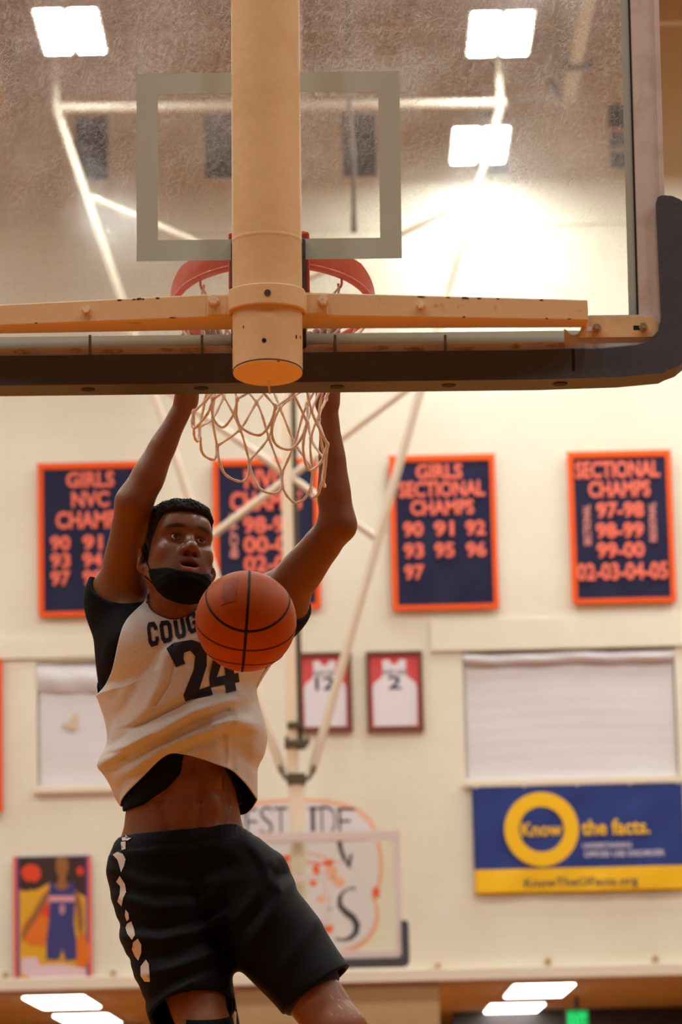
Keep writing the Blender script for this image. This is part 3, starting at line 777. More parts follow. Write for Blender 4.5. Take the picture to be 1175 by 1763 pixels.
def banner(label, corners, rows, sides=(), seed=1):
    t, w, h = hang('championship_banner', label, 'banner', corners, 'championship banners on the far wall')
    cloth(w, h, 0, 0.012, seed, m=M_navy, name='banner_cloth', parent=t)
    bw = 0.052
    g = MB()
    for a, b, c, d in ((-w / 2, w / 2, -bw, 0), (-w / 2, w / 2, -h, -h + bw), (-w / 2, -w / 2 + bw, -h + bw, -bw), (w / 2 - bw, w / 2, -h + bw, -bw)):
        g.box(a - (0.006 if a < 0 and b < 0 else 0), b, -0.022, 0.016, c, d)
    g.build('banner_border', M_orange, t, bevel=0.004)
    for txt, u, v, tw, th in rows:
        lettering(txt, -w / 2 + u * w, -v * h, -0.024, tw * w, th * h, M_letter, t, 0.035)
    for txt, u, v, tw, th in sides:
        lettering(txt, -w / 2 + u * w, -v * h, -0.024, th * h, tw * w, M_letter_pale, t, 0.03, turn=radians(90))
    MB().tube([(-w / 2 - 0.01, 0.0, 0.006), (w / 2 + 0.01, 0.0, 0.006)], 0.014, 8).build('hanging_rod', M_orange, t)
    return t
def row3(v, a, w=0.19, us=(0.21, 0.515, 0.80)): return [(s, u, v, w, 0.10) for s, u in zip(a, us)]
banner('navy banner behind the raised arm reading girls NVC champs', (65, 799, 246, 1061),
       [('GIRLS', 0.5, 0.105, 0.46, 0.105), ('NVC', 0.5, 0.235, 0.36, 0.105), ('CHAMPS', 0.5, 0.37, 0.66, 0.115)] + row3(0.52, ('90', '91', '92')) + row3(0.635, ('93', '94', '96')) + row3(0.75, ('97', '98', '99')), seed=1)
banner('navy banner behind the net and the mast, with year ranges', (366, 793, 548, 1050),
       [('NVC', 0.5, 0.125, 0.40, 0.13), ('CHAMPS', 0.5, 0.275, 0.68, 0.13), ('98-99', 0.53, 0.435, 0.50, 0.115), ('00-01', 0.53, 0.565, 0.50, 0.115), ('02-03', 0.53, 0.695, 0.50, 0.115), ('04-05', 0.53, 0.825, 0.50, 0.115)],
       [('BOYS', 0.19, 0.50, 0.075, 0.30)], seed=2)
banner('navy banner reading girls sectional champs, seven years listed', (670, 786, 852, 1050),
       [('GIRLS', 0.47, 0.10, 0.44, 0.10), ('SECTIONAL', 0.49, 0.215, 0.82, 0.105), ('CHAMPS', 0.49, 0.335, 0.60, 0.10)] + row3(0.475, ('90', '91', '92'), us=(0.21, 0.50, 0.80)) + row3(0.615, ('93', '95', '96'), us=(0.21, 0.50, 0.80)) + row3(0.755, ('97',), us=(0.21,)), seed=3)
banner('navy banner reading sectional champs, with pale side lettering', (977, 779, 1155, 1039),
       [('SECTIONAL', 0.48, 0.115, 0.82, 0.115), ('CHAMPS', 0.49, 0.245, 0.60, 0.11), ('97-98', 0.49, 0.385, 0.46, 0.105), ('98-99', 0.48, 0.52, 0.46, 0.105), ('99-00', 0.48, 0.65, 0.46, 0.105), ('02-03-04-05', 0.49, 0.79, 0.88, 0.115)],
       [('SECTIONAL', 0.165, 0.48, 0.07, 0.27), ('REGIONAL', 0.80, 0.47, 0.07, 0.26)], seed=4)
t, w, h = hang('championship_banner', 'orange edge of a banner cut off by the frame, at lower height', 'banner', (-178, 1136, 4, 1400), 'championship banners on the far wall')
cloth(w, h, 0, 0.01, 5, m=M_navy, name='banner_cloth', parent=t)
g = MB()
for a, b, c, d in ((-w / 2, w / 2, -.05, 0), (-w / 2, w / 2, -h, -h + .05), (-w / 2, -w / 2 + .05, -h + .05, -.05), (w / 2 - .05, w / 2, -h + .05, -.05)): g.box(a, b, -0.022, 0.016, c, d)
g.build('banner_border', M_orange, t)

def jersey_outline(w, h):
    """flattened sleeveless shirt, (x, z) with its neck at the top"""
    return [(-w * .46, -h), (-w * .47, -h * .45), (-w * .44, -h * .36), (-w * .27, -h * .27), (-w * .24, -h * .12), (-w * .26, -h * .02), (-w * .12, 0), (-w * .07, -h * .06), (0, -h * .09), (w * .07, -h * .06), (w * .12, 0), (w * .26, -h * .02), (w * .24, -h * .12), (w * .27, -h * .27), (w * .44, -h * .36), (w * .47, -h * .45), (w * .46, -h)]
def framed(label, corners, number):
    t, w, h = hang('framed_jersey', label, 'frame', corners, 'framed jerseys on the far wall', YW - 0.001)
    f = 0.038
    b = MB().box(-w / 2, w / 2, -0.05, 0, -f, 0).box(-w / 2, w / 2, -0.05, 0, -h, -h + f).box(-w / 2, -w / 2 + f, -0.05, 0, -h + f, -f).box(w / 2 - f, w / 2, -0.05, 0, -h + f, -f)
    b.build('frame', M_wood_frame, t)
    MB().box(-w / 2 + f, w / 2 - f, -0.02, -0.005, -h + f, -f).build('mat_board', M_mat_red, t)
    jw, jh = w - 2 * f, h - 2 * f
    j = MB().prism([(x * 0.97, z - f - 0.04) for x, z in jersey_outline(jw, jh * 0.92)], -0.03, -0.021).build('jersey', M_jersey_white, t)
    lettering(number, 0, -h * 0.39, -0.032, 0.075 * w / 0.55 * (2.6 if len(number) > 1 else 1.7) , h * 0.17, M_navy, j, 0.02)
    lettering('WEST SIDE', 0, -h * 0.265, -0.032, w * 0.44, h * 0.06, M_navy, j, 0.01)
framed('framed white jersey numbered 12 beside the mast', (512, 1124, 605, 1261), '12')
framed('framed white jersey numbered 2 in a dark frame', (630, 1122, 727, 1260), '2')

# blue and yellow vinyl banner
t, w, h = hang('vinyl_banner', 'blue and yellow vinyl banner with a big yellow ring', 'banner', (812, 1349, 1176, 1536))
cloth(w, h, 0, 0.010, 6, nx=60, nz=40, m=[M_blue, M_yellow], name='banner_sheet', parent=t, split=0.215)
def bx(px): return -w / 2 + (px - 812) / 364 * w
def bz(py, px=990): return -((py + (px - 990) * 0.022) - 1349) / 187 * h
cxr, czr = bx(930), bz(1428, 930)
ro_, ri_ = 64 / 364 * w, 39 / 364 * w
vs = [(cxr + r * cos(2 * pi * k / 64), -0.018, czr + r * sin(2 * pi * k / 64)) for k in range(64) for r in (ri_, ro_)]
MB().add(vs, [(2 * k, 2 * k + 1, (2 * k + 3) % 128, (2 * k + 2) % 128) for k in range(64)]).build('ring_emblem', M_yellow, t)
lettering('Know', cxr, bz(1428, 930), -0.018, 70 / 364 * w, 24 / 187 * h, M_yellow, t, 0.02)
lettering('the facts.', bx(1058), bz(1424, 1058), -0.018, 118 / 364 * w, 27 / 187 * h, M_yellow, t, 0.025)
lettering('UNDERSTANDING', bx(1042), bz(1456, 1042), -0.018, 84 / 364 * w, 9 / 187 * h, M_white_print, t, 0.01)
lettering('OPIOID USE DISORDER', bx(1071), bz(1470, 1071), -0.018, 138 / 364 * w, 10 / 187 * h, M_white_print, t, 0.01)
lettering('KnowTheOFacts.org', bx(995), bz(1520, 995), -0.018, 195 / 364 * w, 19 / 187 * h, M_dark_print, t, 0.01)
for u in (0.02, 0.25, 0.5, 0.75, 0.98):
    MB().tube([((u - 0.5) * w, -0.02, -0.02), ((u - 0.5) * w, 0.0, -0.02)], 0.012, 10).build('grommet', M_farframe, t)

# player poster, a flat print
t, w, h = hang('basketball_poster', 'tall orange and purple poster of a player in navy uniform', 'poster', (22, 1474, 158, 1703))
def q(px, py): return (-w / 2 + (px - 20) / 138 * w, -((py + (px - 89) * 0.02) - 1474) / 229 * h)
def flat(name, pts, m, y): return MB().prism([q(*p) for p in pts], y, y + 0.002).build(name, m, t)
P_ = lambda n, r, g, b: mat(n, L(r, g, b), 0.5)
M_pd, M_po, M_py, M_pp = P_('print_dark', 62, 44, 40), P_('print_orange', 214, 112, 36), P_('print_yellow', 214, 160, 44), P_('print_purple', 100, 62, 128)
M_pn, M_pk, M_ps, M_pl, M_pr = P_('print_navy', 62, 62, 118), P_('print_pink', 214, 150, 160), P_('print_skin', 146, 96, 56), P_('print_lavender', 214, 188, 198), P_('print_red', 214, 70, 40)
MB().box(-w / 2, w / 2, 0, 0.012, -h, 0).build('poster_sheet', M_pp, t)
flat('edge_stripe', [(20, 1474), (25.5, 1474), (25.5, 1703), (20, 1703)], M_letter, -0.003)
flat('edge_stripe', [(152, 1474), (158, 1474), (158, 1703), (152, 1703)], M_letter, -0.003)
flat('print_ground', [(31, 1476), (147, 1476), (147, 1700), (31, 1700)], M_py, -0.003)
flat('dark_crowd', [(31, 1476), (147, 1476), (147, 1545), (122, 1530), (84, 1520), (66, 1530), (48, 1536), (31, 1532)], M_pd, -0.005)
def blob(cx, cy, rx, ry, n=16, wob=0.12, seed=0):
    rnd = random.Random(seed); return [(cx + rx * cos(2 * pi * k / n) * (1 + rnd.uniform(-wob, wob)), cy + ry * sin(2 * pi * k / n) * (1 + rnd.uniform(-wob, wob))) for k in range(n)]
flat('printed_ball', blob(52, 1503, 18, 16, seed=1), M_pr, -0.007)
flat('print_spot', blob(138, 1500, 6, 8, seed=2), M_pr, -0.007)
flat('orange_blaze', blob(62, 1602, 26, 28, seed=3), M_po, -0.007)
flat('orange_blaze', blob(74, 1572, 12, 20, seed=4), M_pr, -0.0065)
flat('yellow_blaze', blob(48, 1550, 15, 18, seed=5), M_py, -0.0068)
flat('orange_blaze', blob(140, 1640, 12, 34, seed=6), M_po, -0.0062)
flat('printed_arm', [(82, 1532), (88, 1524), (84, 1545), (66, 1575), (44, 1606), (37, 1622), (34, 1612), (40, 1596), (58, 1566), (72, 1542)], M_ps, -0.009)
flat('printed_arm', [(124, 1528), (134, 1536), (141, 1562), (143, 1590), (138, 1614), (133, 1598), (130, 1566), (126, 1548)], M_ps, -0.009)
flat('printed_head', [(96, 1478), (102, 1474), (112, 1475), (117, 1482), (117, 1498), (112, 1510), (113, 1520), (122, 1526), (108, 1538), (90, 1528), (99, 1520), (100, 1510), (95, 1498)], M_ps, -0.009)
flat('printed_uniform', [(84, 1520), (91, 1518), (96, 1530), (106, 1534), (116, 1528), (120, 1518), (127, 1520), (128, 1550), (126, 1590), (130, 1620), (130, 1652), (111, 1654), (106, 1632), (100, 1652), (78, 1652), (78, 1620), (82, 1590), (84, 1556)], M_pn, -0.011)
flat('chest_bar', [(82, 1543), (128, 1543), (128, 1553), (82, 1553)], M_pk, -0.013)
lettering('0', *q(106, 1566), -0.0135, 9 / 138 * w, 17 / 229 * h, M_pk, t, 0.04, name='uniform_number')
flat('name_script', [(34, 1650), (60, 1648), (66, 1662), (104, 1660), (146, 1668), (148, 1690), (104, 1696), (60, 1688), (34, 1676)], M_pl, -0.013)
flat('name_flourish', [(34, 1690), (60, 1696), (104, 1700), (146, 1694), (146, 1701), (34, 1702)], M_po, -0.014)

# painted mural of the school behind the far hoop
def wpt(px, py):
    p = at(px, py, YW); return (p.x, p.z)
mo = at(505, 1500, YW)
mu = thing('wall_mural', 'white rounded wall mural with orange outline and WEST SIDE lettering', 'mural', (mo.x, YW, mo.z))
def md(px, py): p = at(px, py, YW); return (p.x - mo.x, p.z - mo.z)
out = [(560, 1376), (592, 1382), (620, 1393), (638, 1408), (648, 1425), (653, 1446), (659, 1470), (661, 1495), (657, 1520), (648, 1538), (645, 1547), (652, 1560), (654, 1580), (648, 1602), (634, 1622), (612, 1636), (585, 1645), (550, 1650)]
full = [(505, 1374)] + out + [(505, 1652)] + [(1010 - x, y + 0.02 * 2 * (x - 505)) for x, y in reversed(out)]
def shrink(pts, k, c=(505, 1512)): return [(c[0] + (x - c[0]) * (1 - k / 150), c[1] + (y - c[1]) * (1 - k / 138)) for x, y in pts]
MB().prism([md(*p) for p in full], -0.003, -0.0005).build('outline', M_mural_line, mu)
MB().prism([md(*p) for p in shrink(full, 7)], -0.006, -0.0031).build('white_field', M_mural_white, mu)
def mtxt(s, px, py, pw, ph, m, bold=0.0):
    x, z = md(px, py); lettering(s, x, z, -0.0075, pw / 172, ph / 168, m, mu, bold)
for s, px, py, pw, ph in (('W', 407, 1415, 34, 46), ('E', 434, 1415, 20, 46), ('S', 459, 1413, 22, 48), ('T', 484, 1414, 24, 48), ('S', 515, 1412, 22, 48), ('I', 539, 1413, 7, 48), ('D', 566, 1413, 26, 50), ('E', 594, 1414, 22, 46)):
    mtxt(s, px, py, pw, ph, M_mural_grey, -0.012)
for px, py, pw in ((545, 1392, 14), (539, 1392, 15), (596, 1393, 32)):
    a, z = md(px, py); MB().box(a - pw / 344, a + pw / 344, -0.0075, -0.0062, z - 0.012, z + 0.012).build('letter_serif', M_mural_grey, mu)
def stroke(name, pts, rr, m):
    """brush stroke: tapered flat ribbon through pixel points"""
    l, r_ = [], []
    for i, (x, y) in enumerate(pts):
        a = pts[max(0, i - 1)]; b = pts[min(len(pts) - 1, i + 1)]
        dx, dy = b[0] - a[0], b[1] - a[1]; d = math.hypot(dx, dy) or 1
        l.append((x - dy / d * rr[i], y + dx / d * rr[i])); r_.append((x + dy / d * rr[i], y - dx / d * rr[i]))
    n = len(pts)
    vs = [(*md(*p), 0) for p in l + r_]; vs = [(x, -0.0075, z) for x, z, _ in vs]
    MB().add(vs, [(i, i + 1, n + i + 1, n + i) for i in range(n - 1)]).build(name, m, mu)
stroke('letter_s', [(612, 1530), (604, 1529), (592, 1535), (585, 1546), (586, 1560), (596, 1571), (608, 1580), (615, 1592), (613, 1606), (604, 1615), (592, 1619), (578, 1616)], [3, 1.5, 2, 4, 5, 6, 6, 6, 5, 4, 2.5, 2], M_mural_grey)
stroke('letter_tail', [(585, 1448), (587, 1462), (593, 1478), (600, 1492), (606, 1470)], [5, 4, 4, 6, 2], M_mural_grey)
stroke('letter_tail', [(570, 1562), (562, 1578), (560, 1600)], [1, 3, 4], M_mural_grey)
for k, (px, py, rx, ry) in enumerate(((490, 1500, 12, 14), (545, 1497, 7, 9), (570, 1502, 10, 14), (565, 1486, 8, 6), (540, 1518, 6, 8), (583, 1517, 12, 9), (500, 1478, 16, 8), (566, 1598, 7, 9), (556, 1548, 16, 6), (648, 1536, 6, 10), (440, 1500, 14, 16), (425, 1520, 10, 12))):
    MB().prism([md(*p) for p in blob(px, py, rx, ry, 12, 0.3, 20 + k)], -0.0085, -0.0061).build('orange_dab', M_mural_orange if k % 3 != 2 else M_mural_line, mu)
stroke('whisker', [(530, 1468), (560, 1476), (590, 1487)], [1.5, 2, 1], M_mural_line)
stroke('whisker', [(528, 1484), (556, 1488), (575, 1482)], [1.5, 2, 1], M_mural_orange)

# ------------------------------------------------------------------ signed distance modelling kit
def bc(p): return np.asarray(p, dtype=np.float32)
class Field:
    """list of blended solids; evaluated on a graded grid (meshing) or at points"""
    def __init__(s): s.ops = []
    def _op(s, fn, lo, hi, mode, k): s.ops.append((fn, np.asarray(lo), np.asarray(hi), mode, k)); return s
    def cone(s, a, b, ra, rb, k=0.02, mode='u'):
        a, b = bc(a), bc(b); ab = b - a; l2 = float(ab @ ab) + 1e-12
        def fn(x, y, z):
            t = ((x - a[0]) * ab[0] + (y - a[1]) * ab[1] + (z - a[2]) * ab[2]) / l2
            t = np.clip(t, 0, 1)
            dx = x - a[0] - t * ab[0]; dy = y - a[1] - t * ab[1]; dz = z - a[2] - t * ab[2]
            return np.sqrt(dx * dx + dy * dy + dz * dz) - (ra + t * (rb - ra))
        r = max(ra, rb)
        return s._op(fn, np.minimum(a, b) - r, np.maximum(a, b) + r, mode, k)
    def chain(s, pts, rads, k=0.02):
        P, r = [bc(p) for p in pts], list(rads)
        def fn(x, y, z):
            best = None
            for i in range(len(P) - 1):
                ab = P[i + 1] - P[i]
                t = np.clip(((x - P[i][0]) * ab[0] + (y - P[i][1]) * ab[1] + (z - P[i][2]) * ab[2]) / (float(ab @ ab) + 1e-12), 0, 1)
                dx, dy, dz = x - P[i][0] - t * ab[0], y - P[i][1] - t * ab[1], z - P[i][2] - t * ab[2]
                d = np.sqrt(dx * dx + dy * dy + dz * dz) - (r[i] + (t * t * (3 - 2 * t)) * (r[i + 1] - r[i]))
                best = d if best is None else np.minimum(best, d)
            return best
        m = max(r)
        return s._op(fn, np.min(P, axis=0) - m, np.max(P, axis=0) + m, 'u', k)
    def ell(s, c, r, R=None, k=0.02, mode='u'):
        c, r = bc(c), bc(r); R = None if R is None else np.array(R, dtype=np.float32)   # columns = axes
        def fn(x, y, z):
            dx, dy, dz = x - c[0], y - c[1], z - c[2]
            if R is not None:
                dx, dy, dz = (R[0, 0] * dx + R[1, 0] * dy + R[2, 0] * dz, R[0, 1] * dx + R[1, 1] * dy + R[2, 1] * dz, R[0, 2] * dx + R[1, 2] * dy + R[2, 2] * dz)
            qx, qy, qz = dx / r[0], dy / r[1], dz / r[2]
            k0 = np.sqrt(qx * qx + qy * qy + qz * qz)
            gx, gy, gz = qx / r[0], qy / r[1], qz / r[2]
            k1 = np.sqrt(gx * gx + gy * gy + gz * gz) + 1e-9
            return k0 * (k0 - 1) / k1
        m = float(r.max())
        return s._op(fn, c - m, c + m, mode, k)
    def cut(s, fn, k=0.0): return s._op(fn, np.full(3, -99.), np.full(3, 99.), 'i', k)
    def shift(s, fn): return s._op(fn, np.full(3, -99.), np.full(3, 99.), 'o', 0)
    @staticmethod
    def blend(A, d, mode, k):
        if mode == 'o': return A + d
        if mode == 'u':
            if k <= 0: return np.minimum(A, d)
            h = np.maximum(k - np.abs(A - d), 0) / k; return np.minimum(A, d) - h * h * k * 0.25
        if mode == 's': d = -d
        if k <= 0: return np.maximum(A, d)
        h = np.maximum(k - np.abs(A - d), 0) / k; return np.maximum(A, d) + h * h * k * 0.25
    def grid(s, xs, ys, zs):
        Fv = np.full((len(xs), len(ys), len(zs)), 0.09, dtype=np.float32)
        for fn, lo, hi, mode, k in s.ops:
            pad = k + 0.035
            ii = [np.searchsorted(ax, (lo[q] - pad, hi[q] + pad)) for q, ax in enumerate((xs, ys, zs))]
            if any(b <= a for a, b in ii): continue
            sl = tuple(slice(a, b) for a, b in ii)
            x, y, z = xs[sl[0]][:, None, None], ys[sl[1]][None, :, None], zs[sl[2]][None, None, :]
            Fv[sl] = s.blend(Fv[sl], fn(x, y, z).astype(np.float32), mode, k)
        return Fv
    def pts(s, P):
        x, y, z = (np.ascontiguousarray(P[:, i]).astype(np.float32) for i in range(3))
        Fv = np.full(len(P), 0.5, dtype=np.float32)
        for fn, lo, hi, mode, k in s.ops: Fv = s.blend(Fv, fn(x, y, z), mode, k)
        return Fv
    def grad(s, P, e=0.002):
        g = np.stack([s.pts(P + np.eye(3)[i] * e) - s.pts(P - np.eye(3)[i] * e) for i in range(3)], 1)
        return g / (np.linalg.norm(g, axis=1, keepdims=True) + 1e-9)

def graded(lo, hi, coarse, fine=()):
    """axis samples: coarse steps, finer inside the given (a, b, step) ranges"""
    out, x = [], lo
    while x < hi + coarse:
        out.append(x)
        st = coarse
        for a, b, f in fine:
            if a - coarse < x < b: st = min(st, f)
        x += st
    return np.array(out, dtype=np.float32)

def surface_net(Fv, xs, ys, zs):
    """dual quads of the zero level of Fv on a rectilinear grid"""
    ins = Fv < 0
    nx, ny, nz = Fv.shape
    cnt = np.zeros((nx - 1, ny - 1, nz - 1), dtype=np.uint8)
    for a in (0, 1):
        for b in (0, 1):
            for c in (0, 1): cnt += ins[a:nx - 1 + a, b:ny - 1 + b, c:nz - 1 + c]
    ci, cj, ck = np.nonzero((cnt > 0) & (cnt < 8))
    vid = np.full(cnt.shape, -1, dtype=np.int32); vid[ci, cj, ck] = np.arange(len(ci))
    acc = np.zeros((len(ci), 3)); n = np.zeros(len(ci))
    corner = [(a, b, c) for a in (0, 1) for b in (0, 1) for c in (0, 1)]
    val = {q: Fv[ci + q[0], cj + q[1], ck + q[2]] for q in corner}
    for p in corner:
        for ax in range(3):
            if p[ax] == 0:
                q = list(p); q[ax] = 1; q = tuple(q)
                fa, fb = val[p], val[q]
                m = (fa < 0) != (fb < 0)
                t = np.where(m, fa / np.where(m, fa - fb, 1), 0)
                co = np.stack([xs[ci + p[0]], ys[cj + p[1]], zs[ck + p[2]]], 1)
                step = (xs, ys, zs)[ax]; idx = (ci, cj, ck)[ax]
                co[:, ax] = co[:, ax] + t * (step[idx + 1] - step[idx])
                acc[m] += co[m]; n[m] += 1
    V = acc / n[:, None]
    quads = []
    A = [(0, 1, 2), (1, 2, 0), (2, 0, 1)]
    for ax, u, w in A:
        s0 = [slice(None)] * 3; s1 = [slice(None)] * 3
        s0[ax] = slice(0, -1); s1[ax] = slice(1, None)
        d = ins[tuple(s0)] != ins[tuple(s1)]
        e = np.stack(np.nonzero(d), 1)
        lim = np.array(Fv.shape) - 1
        e = e[(e[:, u] > 0) & (e[:, w] > 0) & (e[:, u] < lim[u]) & (e[:, w] < lim[w])]
        c = []
        for du, dw in ((-1, -1), (0, -1), (0, 0), (-1, 0)):
            k = e.copy(); k[:, u] += du; k[:, w] += dw; c.append(vid[k[:, 0], k[:, 1], k[:, 2]])
        qd = np.stack(c, 1)
        flip = ~ins[e[:, 0], e[:, 1], e[:, 2]]
        qd[flip] = qd[flip][:, ::-1]
        quads.append(qd)
    return V, np.concatenate(quads)

def quick_mesh(name, V, Q, mats, parent=None, mi=None, smooth=True):
    me = bpy.data.meshes.new(name)
    me.vertices.add(len(V)); me.vertices.foreach_set('co', np.asarray(V, dtype=np.float32).ravel())
    k = Q.shape[1]
    me.loops.add(Q.size); me.loops.foreach_set('vertex_index', Q.astype(np.int32).ravel())
    me.polygons.add(len(Q)); me.polygons.foreach_set('loop_start', np.arange(0, Q.size, k, dtype=np.int32))
    me.update(calc_edges=True)
    me.polygons.foreach_set('use_smooth', np.full(len(Q), smooth))
    for m in (mats if isinstance(mats, (list, tuple)) else [mats]): me.materials.append(m)
    if mi is not None: me.polygons.foreach_set('material_index', mi.astype(np.int32))
    o = bpy.data.objects.new(name, me); COL.objects.link(o)
    if parent: o.parent = parent; o.matrix_parent_inverse = parent.matrix_world.inverted()
    return o

def vcol(o, name, C):
    a = o.data.color_attributes.new(name, 'FLOAT_COLOR', 'POINT')
    a.data.foreach_set('color', np.concatenate([C, np.ones((len(C), 1))], 1).astype(np.float32).ravel())

def noise3(x, y, z, s, seed=0):
    """cheap smooth pseudo-noise from summed sines"""
    r = random.Random(seed); v = 0
    for i in range(5):
        a, b, c, p = [r.uniform(-1, 1) for _ in range(3)] + [r.uniform(0, 6.28)]
        n = math.sqrt(a * a + b * b + c * c); f = s * (0.7 + 0.35 * i)
        v = v + np.sin((a * x + b * y + c * z) / n * f + p) / (1 + 0.3 * i)
    return v / 3.2

# ------------------------------------------------------------------ the player
def sm(a, b, t):
    t = np.clip((t - a) / (b - a), 0, 1); return t * t * (3 - 2 * t)

def skin_material():
    m = mat('skin', (0.16, 0.065, 0.035, 1), 0.42, spec=0.42, sss=0.05, bump=(260, 0.04), coat=0.03)
    nt = m.node_tree; p = nt.nodes['Principled BSDF']
    a = nt.nodes.new('ShaderNodeVertexColor'); a.layer_name = 'tone'
    tc = nt.nodes.new('ShaderNodeTexCoord'); n = nt.nodes.new('ShaderNodeTexNoise'); n.inputs['Scale'].default_value = 22; n.inputs['Detail'].default_value = 6
    nt.links.new(tc.outputs['Object'], n.inputs['Vector'])
    r = nt.nodes.new('ShaderNodeMapRange'); r.inputs['To Min'].default_value = 0.84; r.inputs['To Max'].default_value = 1.16
    nt.links.new(n.outputs['Fac'], r.inputs['Value'])
    mx = nt.nodes.new('ShaderNodeMix'); mx.data_type = 'RGBA'; mx.blend_type = 'MULTIPLY'; mx.inputs['Factor'].default_value = 1
    nt.links.new(a.outputs['Color'], mx.inputs['A']); nt.links.new(r.outputs['Result'], mx.inputs['B'])
    nt.links.new(mx.outputs['Result'], p.inputs['Base Color'])
    n2 = nt.nodes.new('ShaderNodeTexNoise'); n2.inputs['Scale'].default_value = 45; n2.inputs['Detail'].default_value = 3
    nt.links.new(tc.outputs['Object'], n2.inputs['Vector'])
    r2 = nt.nodes.new('ShaderNodeMapRange'); r2.inputs['To Min'].default_value = 0.38; r2.inputs['To Max'].default_value = 0.56
    nt.links.new(n2.outputs['Fac'], r2.inputs['Value'])
    sw = nt.nodes.new('ShaderNodeAttribute'); sw.attribute_name = 'sweat'
    mm = nt.nodes.new('ShaderNodeMath'); mm.operation = 'MULTIPLY_ADD'; mm.inputs[1].default_value = -0.2
    nt.links.new(sw.outputs['Fac'], mm.inputs[0]); nt.links.new(r2.outputs['Result'], mm.inputs[2]); nt.links.new(mm.outputs['Value'], p.inputs['Roughness'])
    ms = nt.nodes.new('ShaderNodeMath'); ms.operation = 'MULTIPLY_ADD'; ms.inputs[1].default_value = 0.45; ms.inputs[2].default_value = 0.28
    nt.links.new(sw.outputs['Fac'], ms.inputs[0]); nt.links.new(ms.outputs['Value'], p.inputs['Specular IOR Level'])
    return m
M_skin = skin_material()
def weave(name, col, scale, strength, rough=0.75, sheen=0.1, dark=None):
    """knit cloth: fine dotted mesh relief"""
    m = mat(name, col, rough, sheen=sheen, spec=0.08)
    nt = m.node_tree; p = nt.nodes['Principled BSDF']
    tc = nt.nodes.new('ShaderNodeTexCoord'); v = nt.nodes.new('ShaderNodeTexVoronoi'); v.inputs['Scale'].default_value = scale
    v.inputs['Randomness'].default_value = 0.7
    nt.links.new(tc.outputs['Object'], v.inputs['Vector'])
    b = nt.nodes.new('ShaderNodeBump'); b.inputs['Strength'].default_value = strength; b.inputs['Distance'].default_value = 0.002
    nt.links.new(v.outputs['Distance'], b.inputs['Height']); nt.links.new(b.outputs['Normal'], p.inputs['Normal'])
    if dark:
        r = nt.nodes.new('ShaderNodeValToRGB'); r.color_ramp.elements[0].position = 0.15; r.color_ramp.elements[1].position = 0.5
        r.color_ramp.elements[0].color = dark; r.color_ramp.elements[1].color = col
        nt.links.new(v.outputs['Distance'], r.inputs['Fac']); nt.links.new(r.outputs['Color'], p.inputs['Base Color'])
    return m
M_jersey = weave('jersey_mesh', (0.60, 0.57, 0.545, 1), 260, 0.25, dark=(0.51, 0.48, 0.455, 1))
M_lining = weave('black_mesh_lining', (0.006, 0.006, 0.006, 1), 260, 0.6, 0.75, 0.0, dark=(0.03, 0.03, 0.027, 1))
M_black = weave('black_compression', (0.004, 0.004, 0.005, 1), 500, 0.15, 0.75, 0.0)
M_shorts = weave('black_shorts', (0.0038, 0.0036, 0.0034, 1), 500, 0.2, 0.6, 0.0)
M_maskm = weave('black_mask', (0.004, 0.004, 0.004, 1), 300, 0.1, 0.85, 0.0)
M_print = mat('navy_print', (0.018, 0.018, 0.035, 1), 0.55)
M_hair = mat('black_hair', (0.012, 0.009, 0.008, 1), 0.7, bump=(420, 1.0))
M_hair.node_tree.nodes['Bump'].inputs['Distance'].default_value = 0.02
M_hair2 = mat('black_curls', (0.012, 0.009, 0.008, 1), 0.75)

SH1, EL1, WR1 = at(208, 1030, 8.53), at(230, 866, 8.34), at(321, 690, 8.33)
SH2, EL2, WR2 = at(476, 1040, 8.53), at(582, 903, 8.34), at(564, 694, 8.32)
NECK0 = at(303, 1070, 8.49)

# head frame: ex to the image right, fw out of the face, up
yaw, pit, rol, HS = radians(22), radians(13), radians(6.5), 1.06
fw = Vector((sin(yaw), -cos(yaw), 0)); ex = Vector((cos(yaw), sin(yaw), 0)); up = Vector((0, 0, 1))
fw, up = fw * cos(pit) + up * sin(pit), up * cos(pit) - fw * sin(pit)
ex, up = ex * cos(rol) - up * sin(rol), up * cos(rol) + ex * sin(rol)
HR = Matrix((ex, fw, up)).transposed()            # columns
eye_mid = at(324.5, 926.5, 8.30)
HO = eye_mid - HR @ (Vector((0, 0.083, 0.012)) * HS)
def hp(x, f, u): return HO + HR @ (Vector((x, f, u)) * HS)
HRn = np.array(HR)
def head_local(x, y, z):
    dx, dy, dz = x - HO.x, y - HO.y, z - HO.z
    return tuple((HRn[0, i] * dx + HRn[1, i] * dy + HRn[2, i] * dz) / HS for i in range(3))

def hell(Fd, c, r, k, mode='u', rot=None):
    R = HR if rot is None else HR @ rot
    return Fd.ell(hp(*c), [q * HS for q in r], R, k * HS, mode)
def hcone(Fd, a, b, ra, rb, k, mode='u'): return Fd.cone(hp(*a), hp(*b), ra * HS, rb * HS, k * HS, mode)

